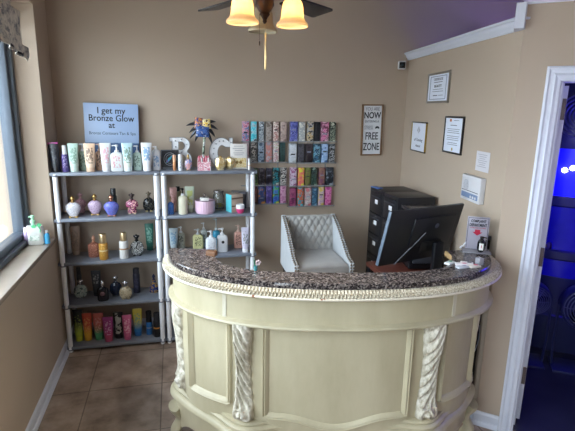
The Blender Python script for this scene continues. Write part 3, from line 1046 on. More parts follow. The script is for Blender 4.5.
# ---- second shelf, right unit
perf('small blue bottle with tan cap beside the left post', -.034, 3.60, 4, .046, .142, ['2F5AA0', '4A7AC0', '22407A'], 'B08E68', '2F4A7A', 'square', depth=.8)
tube('dusty pink tube at the left of the right unit', -.012, 3.685, 4, .056, .194, 'C79A94', 'A87872', 'B88A84')
cylb('clear amber bottle with black cap behind the cream pump', .024, 3.755, 4, .058, .192, '8E8468', None, BLK, .2, capw=.55)
pump('cream pump bottle with black and white head', .058, 3.60, 4, .070, .203, 'D8D4BC', None, BLK, collar=WPL, k=2.2, depth=.95, bodyh=.72)
tube('pale green tube with white top standing upside down behind the cream pump', .112, 3.665, 4, .074, .204, 'C9D4C0', 'B8C25A', 'A8B09A', scale=30)
t = thing('candle_pot', 'round ridged pink pot under a white gift card', 'pot', (.228, 3.625, SH[4]), 0)
rings = []
for q, z in ((.90, 0), (.93, .004), (.93, .012), (1, .014), (1, .096), (.97, .1), (.9, .1), (.9, .092), (.02, .092)):
    rings.append([((.076 * q * (1 + (.012 * cos(24 * 2 * pi * j / 144) if .014 <= z <= .096 and q == 1 else 0))) * cos(2 * pi * j / 144), (.076 * q * (1 + (.012 * cos(24 * 2 * pi * j / 144) if .014 <= z <= .096 and q == 1 else 0))) * sin(2 * pi * j / 144), z) for j in range(144)])
MB().loft(rings).build('pot', M('pale_mauve_ceramic', 'D6B4C8', .4), t)
t = thing('gift_card', 'small white card with a ring motif, lying on the pink pot', 'card', (.222, 3.605, SH[4] + .1008), .05)
MB().box((0, 0, .012), (.064, .05, .024), .002).build('card_box', M('white_card', 'E2DFDA', .5), t)
mb = MB()
mb.pipe([(.0 + .010 * cos(a), 0, .042 + .012 * sin(a)) for a in [2 * pi * k / 20 for k in range(21)]], .0028, 6)
mb.box((0, 0, .0265), (.016, .012, .006), .001)
mb.build('ring', M('dark_pewter', '5C5458', .3, .9), t)
t = thing('glass_jar', 'clear glass jar with silver lid and yellow contents on the second shelf', 'jar', (.345, 3.755, SH[4]), 0)
JG = M('clear_jar_glass', 'DDE4E2', .05, trans=.9, var=.01)
MB().lathe([(.04, 0), (.044, .004), (.044, .11), (.036, .128), (.034, .136)], 26).build('glass', JG, t)
MB().lathe([(.037, .136), (.043, .138), (.043, .152), (.03, .158), (.02, .16)], 24).build('lid', SILV, t)
MB().ball((.008, -.004, .028), .026, 14, 8, (1, .8, .8)).build('contents', patt('yellow_and_grey_contents', ['A8A294', 'D8C23A', '8C9088'], 40), t)
t = thing('carton_box', 'turquoise sided carton with brown top, tilted on the second shelf', 'box', (.462, 3.645, SH[4]), RAD(24))
MB().box((0, 0, .071), (.105, .085, .142), .001).build('carton', M('taupe_kraft_card', 'B8A494', .6), t)
MB().box((-.0535, 0, .071), (.0015, .0845, .1415)).build('turquoise_side', M('turquoise_card', '5CC4CE', .5), t)
MB().box((0, -.0432, .112), (.104, .0012, .012)).build('stripe', M('brown_stripe', '6E5446', .6), t)
MB().box((0, -.0432, .05), (.104, .0012, .010)).build('stripe', M('brown_stripe', '6E5446', .6), t)
t = thing('candy_cup', 'little white cup with a pink half in front of the turquoise carton', 'cup', (.497, 3.565, SH[4]), 0)
MB().lathe([(.018, 0), (.029, .012), (.033, .038)], 24).build('pink_half', M('hot_pink_plastic', 'D8407E', .35), t)
MB().lathe([(.0332, .038), (.033, .066), (.030, .070), (.03, .066), (.001, .064)], 24).build('white_half', M('white_cap_plastic'), t)
t = thing('storage_tin', 'dark grey tin behind the turquoise carton', 'tin', (.515, 3.775, SH[4]), 0)
MB().box((0, 0, .06), (.11, .09, .12), .006).build('tin', M('graphite_tin', '55585E', .4, .5), t)
MB().box((0, 0, .13), (.116, .096, .02), .006).build('lid', M('pewter_lid', '8A8E96', .35, .7), t)

# ---- third shelf, left unit
tube('tan lotion tube at the left end of the third shelf', -.772, 3.756, 3, .072, .224, 'A08878', '7C6A60', 'B49C8C')
perf('copper coloured perfume bottle on the third shelf', -.628, 3.671, 3, .086, .172, ['A86E5C', '8A5648', 'C48A74'], 'C08A70', '9A6454', 'square')
cylb('amber bottle with champagne cap on the third shelf', -.550, 3.60, 3, .064, .200, 'C8923E', 'D8B060', M('champagne_cap', 'CDB48C', .3, .8), .36, band='E8D4A0', capw=.82)
cylb('white bottle with gold cap and brown label on the third shelf', -.403, 3.60, 3, .066, .204, 'DEDCD8', None, M('champagne_cap'), .32, band='B08A66', capw=.72)
perf('round black and white patterned bottle with black stopper', -.312, 3.648, 3, .104, .174, ['14161A', 'C8C8C4', '1E2024', 'A8A8A4'], BLK, BLK, 'round', scale=50)
tube('teal lotion tube at the right end of the third shelf', -.222, 3.79, 3, .068, .22, '2E7464', '8EC0AE', '245A50')
# ---- third shelf, right unit
tube('white tube with blue print behind the counter at the left post', -.022, 3.743, 3, .071, .186, 'C9D8DE', '6A9EC2', 'DDE4E6')
pump('clear pump bottle with dark leaf print behind the counter', .037, 3.785, 3, .062, .186, 'A8A89A', '3C3E38', WPL)
pump('pale yellow square pump bottle on the third shelf', .173, 3.765, 3, .086, .165, 'E2DFA6', '5A5A40', WPL, k=6, depth=.5)
pump('clear grey pump bottle behind the pale yellow one', .222, 3.80, 3, .055, .21, 'BCC2BE', '6A706C', WPL, depth=.5)
pump('white pump bottle with faint print, nearest the counter', .267, 3.60, 3, .084, .19, 'DCE0E6', 'A9B0C0', WPL, cut=.58)
pump('teal blue liquid bottle with clear pump behind two white ones', .322, 3.745, 3, .064, .255, '3E9CC0', None, M('clear_grey_pump', 'B8C4C8', .2), k=2.2, depth=.9, bodyh=.6)
pump('white pump bottle with a black emblem on the third shelf', .360, 3.64, 3, .088, .197, 'DEDFE2', None, WPL, k=4)
MB().lathe([(.012, 0), (.012, .001), (.001, .0015)], 14, c=(.004, -.0266, .085), mtx=Matrix.Rotation(RAD(90), 4, 'X')).build('emblem', M('black_ink', '16161A', .5), bpy.data.objects['pump_bottle.%03d' % (len([o for o in bpy.data.objects if o.name.startswith('pump_bottle')]) - 1)])
pump('peach pink pump bottle on the third shelf at right', .502, 3.722, 3, .072, .196, 'D8A596', '4A3430', 'D8B4A6', k=4)
tube('lilac white tube with dark leaf print at the right post', .543, 3.60, 3, .066, .205, 'CFCBDC', '5A6A5C', 'E2E2E6', lo=.35, scale=45)
# ---- fourth shelf
perf('mint and silver round bottle at the left of the fourth shelf', -.752, 3.69, 2, .102, .155, ['8FA8A0', 'B8C4BC', '5E7470'], SILV, SILV, 'round', scale=40)
cylb('tall thin grey bottle in the back left corner of the fourth shelf', -.775, 3.785, 2, .036, .222, '4A4E54', None, '3A3C42', .25)
tube('charcoal tube with silver end on the fourth shelf', -.638, 3.721, 2, .072, .206, '3E4248', 'A8ACB0', '2A2C30', cut=.55, lo=.5)
perf('black bottle with silver ornate cap and pink label on the fourth shelf', -.577, 3.60, 2, .082, .163, ['16171C', '1F2026', '2A2A30'], SILV, BLK, 'square', face='7A5A60')
perf('navy round bottle with silver ornate cap on the fourth shelf', -.491, 3.686, 2, .094, .166, ['1E2638', '27324A', '151A28'], SILV, '1C2230', 'round')
perf('champagne round bottle with silver ornate cap on the fourth shelf', -.410, 3.60, 2, .096, .150, ['A8987C', 'C2B496', '8E7E66'], SILV, 'B8A888', 'round', scale=60)
cylb('tall dark violet bottle at the back of the fourth shelf', -.335, 3.725, 2, .055, .206, '2A2A3A', '4A4A60', '22222E', .22)
perf('navy and gold cone shaped bottle at the right of the fourth shelf', -.200, 3.701, 2, .078, .156, ['1C2A5A', '22336E', 'A8844A', '141E40'], '1C2448', GOLD, 'cone', scale=45)
# ---- lowest shelf
tube('black tube with yellow green end, leftmost on the lowest shelf', -.782, 3.652, 1, .072, .262, '22282A', '8A9A4A', 'B8C23E', base2='A8B840', cut=.56)
tube('red tube fading to yellow on the lowest shelf', -.715, 3.649, 1, .072, .226, 'C8543E', 'E0A060', 'D8A83A', base2='DCA83C', cut=.56)
tube('coral tube fading to green on the lowest shelf', -.633, 3.646, 1, .080, .221, 'CE6E66', 'E0A8A0', '4E9A6A', base2='4E9A70', cut=.56)
tube('magenta tube with pale lettering on the lowest shelf', -.556, 3.60, 1, .080, .202, '9A3A7E', 'D8B0CC', 'B04A6A', base2='B8486E', cut=.56)
tube('black and white zebra striped tube on the lowest shelf', -.483, 3.640, 1, .074, .218, '1C1C20', 'C8C6C0', '17181C', cut=.49, lo=.2, hi=.98, scale=30)
tube('pink tube with round pale logo on the lowest shelf', -.414, 3.60, 1, .072, .206, 'C8608A', 'E4B8C4', 'B8547E', cut=.54)
tube('yellow tube fading to blue on the lowest shelf', -.338, 3.655, 1, .076, .228, 'C8B848', '5A8A8A', '2E6AA8', base2='2E74B0', cut=.54)
cylb('black bottle with blue base and chrome stripe on the lowest shelf', -.250, 3.657, 1, .047, .199, '2868A8', None, BLK, .45, 'spray_bottle', band='9AA0AC', capw=.98)
cylb('black bottle with orange band at the right end of the lowest shelf', -.186, 3.607, 1, .058, .202, '1A1A1E', None, '26262A', .3, band='C8843A', capw=.9)

# ------------------------------------------------------------------ carton racks on the back wall
ACR = M('clear_acrylic_ledge', 'D8DADC', .15, trans=.6, var=.01)
def rack(label, x0, x1, zs):
    t = thing('wall_shelf', label, 'rack', ((x0 + x1) / 2, YB, 0), 0, 'wall racks of cartons')
    w = x1 - x0
    for z in zs:
        MB().box((0, -.0255, z - .004), (w, .051, .0035), .001).build('ledge', ACR, t)
        MB().box((0, -.0505, z + .001), (w, .002, .008), .0005).build('front_lip', ACR, t)
    for sx in (-1, 1): MB().box((sx * w * .3, -.0015, (zs[0] + zs[-1]) / 2), (.012, .003, zs[0] - zs[-1] + .02), .001).build('hanging_rail', ACR, t)
rack('clear wall rack of lotion cartons nearer the shelves', .545, .944, (1.598, 1.4255, 1.2315, 1.0685))
rack('clear wall rack of lotion cartons to the left of the small wooden sign', .952, 1.378, (1.5995, 1.418, 1.2185, 1.0395))
CART = {
 'L1': ([(.553, .611), (.624, .676), (.691, .738), (.748, .803), (.811, .862), (.873, .928)], 1.601, 1.763,
        [('pink and blue', ['C86E8E', '5A8AB8', 'E0A8B8', 'B0527A']), ('bright aqua', ['3EB4C8', '5AD0DC', 'A8C8D8', '2A3A40']), ('silver grey', ['7A8690', 'B4BEC4', '4E5A64', 'D0D6DA']),
         ('taupe and grey', ['8A8078', 'A8A09A', '6E645C']), ('cream and rose', ['D8C4B8', 'B07A78', 'E8DCD2', '8A5A5C']), ('mushroom pink', ['A8948C', 'C4B0A8', '8E7A76'])]),
 'L2': ([(.56, .61), (.622, .677), (.684, .74), (.749, .807), (.813, .865), (.874, .92)], 1.4285, 1.592,
        [('mauve', ['A88C94', 'C0A8AC', '8E7480']), ('zebra striped', ['1A1A1C', 'B8B4B0', '222224', '8E8A88']), ('steel blue', ['6A7E94', 'A0B0C0', '46586C']),
         ('grey and salmon', ['B8B4BC', 'C8887E', '9A9AA4']), ('white and pink', ['D4CCCC', 'C89A9E', 'E2DCDA', 'B8B48A']), ('dark green', ['243A38', '2E4A48', '1C2C2C'])]),
 'L3': ([(.64, .687), (.692, .747), (.756, .807), (.814, .872), (.877, .936)], 1.2345, 1.378,
        [('olive green', ['4A6A3A', '2A3428', '6E8A4E']), ('black and grey', ['1E1C22', '3A363E', '7A747C']), ('black and violet', ['1C1A26', '2C2A3C', '5A546A']),
         ('black and teal', ['16181C', '3E9AA8', '1C2226', 'C8D0C8']), ('black and white', ['1C1C1E', 'D8D6D2', '2A2A2C', 'B8B4B0'])]),
 'L4': ([(.623, .682), (.688, .748), (.757, .81), (.817, .874), (.878, .935)], 1.0715, 1.222,
        [('rust brown', ['5A342E', '7A4A40', '3E2422']), ('navy and orange', ['26345E', '34487A', 'C8843E']), ('deep purple', ['3E3470', '554A8E', '8A80B4']),
         ('royal blue multicolour', ['2E4AA0', '4A6AC8', '3A9A6A', 'D0C04A']), ('orchid pink', ['B87AA0', 'D0A0BC', '9A5A84'])]),
 'R1': ([(.957, 1.026), (1.032, 1.091), (1.104, 1.165), (1.171, 1.222), (1.228, 1.301), (1.31, 1.365)], 1.6025, 1.766,
        [('violet blue', ['5A5EA8', '7A80C8', '444A8E', '9AA0D8']), ('pale silver', ['C4C4BE', 'A8AEB2', 'E0DED4']), ('black and cream', ['26262A', 'D0B888', 'B0B0B0', '1A1A1C']),
         ('plain black', ['16171C', '202228', '2E3038']), ('rose pink', ['C85A8E', 'DE9AB8', '6A2A48', 'E8C4D4']), ('black and sage', ['22302A', '8E9A88', '1A2420', 'B8BCA8'])]),
 'R2': ([(.952, 1.02), (1.026, 1.089), (1.095, 1.162), (1.168, 1.234), (1.239, 1.3), (1.309, 1.364)], 1.4215, 1.584,
        [('white', ['C8D0DA', 'D8DEE4', 'B8BCC4']), ('charcoal', ['42424A', '54545C', '34343A']), ('dark brown', ['2E282C', '3C3438', '221E22']),
         ('teal blue floral', ['3A6E8E', '22384A', '7AA8BE', '4A8AA0']), ('sky blue', ['8EB0D8', 'A8C4E4', '4A6A9A']), ('black marbled', ['2A2C30', 'A8ACB0', '1E2022', '6A6E72'])]),
 'R3': ([(.965, 1.025), (1.035, 1.093), (1.101, 1.149), (1.156, 1.209), (1.223, 1.281), (1.29, 1.361)], 1.2215, 1.378,
        [('white and plum', ['D8CCD8', 'C8B4C8', '8A3A6E']), ('coral and yellow', ['E0607A', 'E88A6A', 'D8DC3E']), ('olive and brown', ['7A6A4A', '6E7A3A', '5A463A']),
         ('black and green', ['1E2A28', '3E5A50', '14181A', '8AA090']), ('plum brown', ['7A4A68', '8E6A5A', '64385A']), ('black and silver', ['1C2026', '2A3038', '8E98A4'])]),
 'R4': ([(.967, 1.025), (1.035, 1.091), (1.099, 1.162), (1.168, 1.22), (1.223, 1.279), (1.288, 1.348)], 1.0425, 1.203,
        [('plum and rose', ['6E2E54', '9A4A70', 'A8687E']), ('teal and orange', ['3E9AAE', 'C8643E', '5AB4C4']), ('white and red', ['D4CCCA', 'B8A8A8', 'C06A70']),
         ('slate blue', ['4A7490', '34526A', '7A9AB0']), ('lilac and yellow', ['B49AC0', 'D0B8B4', 'D4C058']), ('hot pink', ['C04E8E', 'D884B0', 'A03A74'])]),
}
ORD = ('first', 'second', 'third', 'fourth', 'fifth', 'sixth')
ROW = {'1': 'top row', '2': 'second row', '3': 'third row', '4': 'bottom row'}
k = 0
for key, (xs, z0, z1, cols) in CART.items():
    for i, ((a, b_), (nm, cc)) in enumerate(zip(xs, cols)):
        k += 1
        w = (b_ - a) * .91
        h = (z1 - z0) * (1 - .025 * rnd.random())
        t = thing('lotion_carton', '%s carton, %s from left in the %s of the %s rack' % (nm, ORD[i], ROW[key[1]], 'left' if key[0] == 'L' else 'right'), 'carton', ((a + b_) / 2, 3.854, z0), rnd.uniform(-.03, .03), 'lotion cartons in the wall racks')
        MB().box((0, 0, h / 2), (w, .036, h), .0012).build('box', patt('carton_%d' % k, cc, rnd.uniform(24, 42), .3), t)
        if k % 2: MB().box((0, -.0183, h * rnd.uniform(.3, .6)), (w * .6, .0008, h * .07)).build('title_strip', M('carton_title_%d' % (k % 4), ('D8D4D0', '2A2A30', 'B8AE9A', '8E96A6')[k % 4], .4), t)

# ------------------------------------------------------------------ things on the walls
WOODF = M('warm_brown_wood_frame', '7A5C40', .6, var=.25, scale=25)
t = thing('zone_sign', 'narrow white wooden sign reading NOW and FREE ZONE on the back wall', 'sign', (1.712, YB - .001, 1.478), 0)
t.rotation_euler = (0, RAD(-.9), 0)
w, h = .196, .444
mb = MB()
for bx in (-w / 2 + .006, w / 2 - .006): mb.box((bx, -.011, h / 2), (.012, .022, h), .001)
for bz in (.006, h - .006): mb.box((0, -.011, bz), (w - .024, .022, .012), .001)
mb.build('frame', WOODF, t)
MB().box((0, -.006, h / 2), (w - .024, .010, h - .024)).build('board', M('white_sign_board', 'DCDEE2', .5, var=.03), t)
G2 = M('soft_slate_ink', '6A6E7C', .6)
yy = -.0118
text('YOU ARE', .044, G2, t, (.0, yy, .403), sx=.72)
text('NOW', .075, INK, t, (0, yy, .348), sx=.80, bold=.0018)
text('ENTERING A', .030, G2, t, (-.002, yy, .297), sx=.78)
text('STRESS', .046, G2, t, (-.032, yy, .243), sx=.56)
mb = MB()
for k in range(7):
    a = RAD(-72 + 24 * k)
    mb.ball((.05 + .013 * sin(a), yy, .238 + .011 * cos(a)), .009, 8, 6, (.6 + .4 * abs(sin(a)), .08, .6 + .4 * cos(a)))
mb.build('flower_motif', INK, t)
text('FREE', .090, INK, t, (0, yy, .168), sx=.66, bold=.0012)
text('ZONE', .090, INK, t, (0, yy, .075), sx=.62, bold=.0012)

SECW = M('white_camera_shell', 'D2D2D2', .35)
t = thing('security_camera', 'small white cube security camera high in the back right corner', 'camera', (1.951, YB - .005, 2.255), RAD(-20))
MB().lathe([(.014, 0), (.014, .004), (.007, .006), (.007, .025)], 14, c=(0, .004, 0), mtx=Matrix.Rotation(RAD(90), 4, 'X')).build('mount', SECW, t)
MB().box((0, -.045, 0), (.066, .05, .07), .012, seg=3).build('shell', SECW, t)
MB().box((0, -.0705, -.002), (.05, .004, .05), .0015).build('lens_plate', BLK, t)
MB().lathe([(.012, 0), (.012, .003), (.008, .004)], 16, c=(0, -.072, 0), mtx=Matrix.Rotation(RAD(90), 4, 'X')).build('lens', M('dark_lens', '1E2A30', .08), t)

PAPER = M('certificate_paper', 'E6EDFA', .35, var=.03)  # bright bluish colour stands in for sky reflected in the frame glass
def wallframe(label, t0, t1, z0, z1, frm, bw, mat_w=0., sidemat=None, lines=(), extra=None):
    c = onwall((t0 + t1) / 2, z0, .0015)
    t = thing('certificate_frame', label, 'picture', c, RZW, 'framed certificates on the right wall')
    w, h = t1 - t0, z1 - z0
    for bz in (bw / 2, h - bw / 2): MB().box((0, -.006, bz), (w, .012, bw), .001).build('frame_rail', frm, t)
    for bx in (-w / 2 + bw / 2, w / 2 - bw / 2): MB().box((bx, -.006, h / 2), (bw, .0122, h - bw * 2), .001).build('frame_side', sidemat or frm, t)
    MB().box((0, -.005, h / 2), (w - 2 * bw, .006, h - 2 * bw)).build('paper', PAPER, t)
    yy = -.0086
    for (zc, ww, hh, x) in lines:
        MB().box((x * w, yy, zc * h), (ww * w, .0008, hh * h)).build('printed_line', G2, t)
    if extra: extra(t, w, h, yy)
    return t
SF = M('brushed_silver_frame', '9A948C', .35, .6)
def ex1(t, w, h, yy):
    mb = MB()
    for bz in (.13, .87): mb.box((0, yy + .0002, bz * h), (.74 * w, .0006, .02 * h))
    for bx in (-.36, .36): mb.box((bx * w, yy + .0002, .5 * h), (.02 * w, .0006, .74 * h))
    mb.build('border_line', M('blue_grey_border', '7C88A0', .5), t)
    text('CERTIFICATE', .026, G2, t, (0, yy, .77 * h), sx=1.1)
    text('BEAUTY', .026, INK, t, (0, yy, .55 * h), sx=1.4)
wallframe('silver framed certificate, highest of the three on the right wall', .823, 1.222, 1.931, 2.151, SF, .016, lines=((.68, .4, .02, 0), (.45, .45, .015, 0), (.38, .5, .015, 0), (.25, .2, .03, -.1), (.25, .2, .015, .15)), extra=ex1)
GF = M('polished_gold_frame', 'B89C4E', .3, .9)
BF = M('black_picture_frame', '1A1718', .35)
def ex2(t, w, h, yy):
    mb = MB()
    for s in (-1, 1):
        mb.prism([(0, .86 * h), (s * .10 * w, .72 * h), (0, .62 * h), (s * .03 * w, .72 * h)], 'y', yy, yy + .001)
    mb.build('crest', M('silver_grey_paint'), t)
    text('of Tanning', .034, G2, t, (0, yy, .40 * h), sx=1.3, shear=.3)
    text('Award', .030, G2, t, (0, yy, .20 * h), sx=1.3, shear=.3)
wallframe('gold and black framed award, lower left of the three', 1.175, 1.5, 1.545, 1.786, BF, .009, sidemat=GF, extra=ex2)
def ex3(t, w, h, yy):
    MB().box((-.18 * w, yy, .89 * h), (.1 * w, .001, .07 * h)).build('logo', M('orange_logo', 'C87A4A', .5), t)
    MB().lathe([(.011, 0), (.011, .001), (.002, .0014)], 14, c=(.02 * w, yy, .12 * h), mtx=Matrix.Rotation(RAD(90), 4, 'X')).build('seal', M('gold_foil_seal', 'C8AE6A', .35, .7), t)
wallframe('black framed letter with a gold seal, lower right of the three', .544, .836, 1.59, 1.84, BF, .012, extra=ex3, lines=((.89, .28, .012, .12), (.76, .34, .018, 0), (.66, .66, .012, 0), (.61, .6, .012, 0), (.56, .66, .012, 0), (.47, .66, .012, 0), (.42, .6, .012, 0), (.37, .64, .012, 0), (.29, .5, .012, 0), (.24, .56, .012, 0)))
t = thing('notice_paper', 'small white notice sheet taped above the wall intercom', 'paper', onwall(.263, 1.522, .002), RZW)
MB().box((0, 0, .059), (.160, .0012, .118)).build('sheet', M('plain_white_paper', 'CFCDD2', .6, var=.02), t)
for k in range(7):
    MB().box((-.005 + .004 * (k % 2), -.001, .1 - .012 * k), (.11 - .02 * (k % 3), .0006, .003)).build('printed_line', M('soft_grey_ink'), t)
t = thing('intercom', 'white wall intercom panel with speaker grille and blue label strip', 'intercom', onwall(.312, 1.332, .0012), RZW)
IW = M('ivory_white_plastic', 'D0CFD2', .4, var=.02)
MB().box((0, -.018, .078), (.240, .036, .156), .005).build('housing', IW, t)
mb = MB()
for k in range(9):
    z = .124 - .0075 * k + .0
    ww = .07 * sqrt(max(.1, 1 - ((k - 4) / 5.2) ** 2))
    mb.box((-.055, -.0365, z), (ww, .002, .0035))
mb.build('speaker_grille', M('grey_grille', 'A6A8B0', .5), t)
MB().box((0, -.0365, .062), (.21, .002, .0035)).build('groove', M('dark_groove', '3A3A40', .6), t)
MB().box((0, -.0365, .034), (.21, .0022, .032)).build('label_strip', M('blue_grey_label', '7488A8', .4), t)
for k in range(3): MB().lathe([(.008, 0), (.008, .003), (.005, .004)], 10, c=(.02 + .03 * k, -.0375, .030), mtx=Matrix.Rotation(RAD(90), 4, 'X')).build('button', IW, t)

# ------------------------------------------------------------------ drawer towers in the corner
CBK = M('charcoal_black_plastic', '1B1C21', .38, var=.1)
TAG = M('white_drawer_label', 'E6E8EC', .5)
def tower(label, y0, y1):
    w, d, h = y1 - y0, .298, 1.26
    t = thing('drawer_tower', label, 'drawers', (1.705, (y0 + y1) / 2, 0), RAD(-90), 'black drawer towers')
    mb = MB()
    for s in (-1, 1): mb.box((s * (w / 2 - .006), 0, h / 2), (.012, d, h), .002)
    mb.box((0, 0, h - .0125), (w - .024, d, .025), .003).box((0, 0, .02), (w - .024, d, .04)).box((0, d / 2 - .006, h / 2), (w - .024, .012, h - .05))
    mb.build('carcass', CBK, t)
    n = 7
    ph = (h - .04 - .025) / n
    for k in range(n):
        z = .04 + ph * k + ph / 2
        mb = MB().box((0, -d / 2 + .006, z), (w - .028, .016, ph - .006), .003)
        mb.box((0, -d / 2 + .12, z - .01), (w - .036, .2, ph - .04))
        dr = mb.build('drawer', CBK, t)
        MB().box((0, -d / 2 - .004, z + .048), (w - .07, .012, .008), .002).build('handle_lip', M('dark_grey_lip', '3A3C44', .35), dr)
        MB().box((.01, -d / 2 - .0028, z + .012), (.05, .003, .034), .0008).build('label_tag', TAG, dr)
    return t
tower('black drawer tower in the room corner, the farther of the two', 3.236, 3.479)
tower('black drawer tower nearer the monitor, the closer of the two', 2.988, 3.232)
MB_ = MB().box((0, 0, .004), (.05, .10, .008), .002)
o = MB_.build('blue_packet', M('glossy_blue_wrap', '4A6AA8', .3), None, (1.585, 3.425, 1.2602), .2)
tag(o, 'small blue wrapped packet lying on the farther drawer tower', 'packet')

# return table with printer and monitor
t = thing('side_table', 'reddish brown table behind the counter carrying the monitor', 'table', (1.52, 2.63, 0), 0)
MAH = M('mahogany_laminate')
MB().box((0, -.005, .805), (.43, .59, .03), .003).build('tabletop', MAH, t)
for sx in (-1, 1):
    for sy in (-1, 1):
        MB().box((sx * .19, sy * .265 - .005, .395), (.035, .035, .79), .002).build('leg', BLK, t)
t = thing('printer', 'black office printer behind the monitor', 'printer', (1.655, 2.79, .8203), RAD(-9))
MB().box((0, 0, .19), (.25, .24, .37), .012, seg=3).build('body', BLK, t)
MB().box((0, 0, .395), (.256, .246, .03), .010, seg=3).build('scanner_lid', M('gloss_black_lid', '24262E', .2), t)
MB().box((0, -.12, .09), (.2, .02, .08), .004).build('paper_tray', M('dark_grey_lip'), t)
MB().box((.05, -.123, .33), (.1, .008, .035), .002).build('control_panel', M('grey_control_panel', '5A5E6A', .3), t)

# monitor: tilted, its back to the viewer
MC = Vector((1.412, 2.393, 1.159))
al, ti = .2754, .2450
t = thing('monitor', 'large black flat monitor tilted with its back to the viewer', 'monitor', (1.47, 2.45, .8202), al)
R3 = Matrix.Rotation(al, 4, 'Z')
loc = R3.inverted() @ (MC - Vector((1.47, 2.45, .8202)))
TL = Matrix.Rotation(ti, 4, 'X')
mtx = Matrix.Translation(loc) @ TL
def mbox(mb, c, d, bev=0):
    tmp = MB().box(c, d, bev)
    mb.add([mtx @ Vector(p) for p in tmp.v], tmp.f, bev > 0)
    return mb
MB_K = M('black_monitor_back', '16181F', .42, var=.06)
mbox(mbox(MB(), (0, 0, 0), (.575, .020, .35), .005), (.07, -.012, .02), (.34, .022, .19), .010).build('back_shell', MB_K, t)
mbox(MB(), (-.2895, .002, 0), (.004, .022, .345), .001).build('edge_bezel', M('slate_grey_bezel', '5E6C7C', .35), t)
mbox(MB(), (0, .0105, .004), (.56, .002, .32)).build('screen', M('dark_screen', '0C0D12', .12), t)
mbox(MB(), (.07, -.0285, -.075), (.16, .004, .07), .002).build('port_recess', M('dark_port_recess', '0C0C10', .5), t)
mb = MB().lathe([(.016, 0), (.016, .001)], 20)
lg = MB(); lg.add([mtx @ (Matrix.Rotation(RAD(90), 4, 'X') @ Vector(p)) + (mtx.to_3x3() @ Vector((.08, -.0275, .06))) for p in mb.v], mb.f)
lg.build('round_emblem', M('slate_emblem', '4A5060', .4), t)
mb = MB().box((loc.x + .125, loc.y - .022, .14), (.075, .026, .28), .006)
mb.build('stand_column', MB_K, t)
MB().box((loc.x + .10, loc.y + .06, .006), (.20, .20, .012), .004).build('stand_base', MB_K, t)
mb = MB()
mb.pipe([mtx @ Vector((.005 - .18 * u, -.0255 + .010 * u, .02 - .195 * u)) for u in [k / 8 for k in range(9)]], .0025, 6)
mb.build('cable', M('grey_cable', '8A8E98', .4), t)

# slim black cabinet squeezed between the desk end and the wall
t = thing('slim_cabinet', 'slim black cabinet wedged between the desk end and the right wall', 'cabinet', (1.728, 2.262, 0), 0)
MB().box((0, 0, .575), (.064, .075, 1.15), .004).build('body', BLK, t)
MB().box((0, 0, 1.1625), (.068, .078, .025), .004).build('lid', M('dark_grey_lip'), t)
mb = MB()
mb.pipe([(-.03 + .05 * u + .012 * sin(9 * u), -.042 - .008 * sin(pi * u), .62 - .2 * sin(pi * u)) for u in [i / 24 for i in range(25)]], .0025, 6)
o = mb.build('cable', M('grey_cable'), t)

# ------------------------------------------------------------------ upholstered counter chair
def fabric(key, c):
    m, nt, b = new_mat(key)
    v = coords(nt)
    cc = lin(c)
    nt.links.new(ramp(nt, noise(nt, v, 14, 4), [(.3, tuple(x * .93 for x in cc)), (.7, tuple(x * 1.04 for x in cc))]), b.inputs['Base Color'])
    b.inputs['Roughness'].default_value = .9
    b.inputs['Sheen Weight'].default_value = .25
    bump(nt, b, noise(nt, v, 420, 2), .25, .001)
    return m
WNG = fabric('pale_blue_white_vinyl', 'BCC0C4')
LIN = fabric('pale_grey_linen', 'A8A6A2')
SEATF = fabric('grey_velvet_seat', 'A2A09E')
t = thing('counter_chair', 'pale quilted counter chair with sloping nailhead arms behind the desk', 'chair', (1.018, 3.20, 0), RAD(-2))
hw = .186
# quilted back (grid surface with diamond tufting)
nx, nz = 60, 44
front = []
for j in range(nz + 1):
    v = j / nz
    z = .775 + .275 * v
    row = []
    for i in range(nx + 1):
        u = -1 + 2 * i / nx
        q = abs(sin(pi * (u * 3.5 + v * 3.0))) * abs(sin(pi * (u * 3.5 - v * 3.0)))
        y = .165 + .055 * v - .012 * q ** .5 - .012 * (1 - u * u)
        row.append((u * hw, y, z))
    front.append(row)
back = [[(p[0], .225 + .03 * (p[2] - .775) / .275, p[2]) for p in r] for r in front]
mb = MB()
rings = []
for r, q in zip(front, back): rings.append(r + list(reversed(q)))
mb.loft(rings)
mb.build('backrest', LIN, t)
# seat cushion
rings = []
for y, k in ((-.245, 0), (-.243, .5), (-.235, .85), (-.2, 1), (0, 1.02), (.12, 1), (.17, .95)):
    n = 28
    zz = .705
    top = .775 + .022 * k
    rings.append([(hw * (.985) * (1 if k else .96) * superell2(1, 1, 9, 2 * pi * j / n)[0], y, (zz + top) / 2 + (top - zz) / 2 * superell2(1, 1, 6, 2 * pi * j / n)[1]) for j in range(n)])
MB().loft(rings).build('seat', SEATF, t)
MB().box((0, -.01, .685), (2 * hw, .46, .05), .006).build('seat_rail', LIN, t)
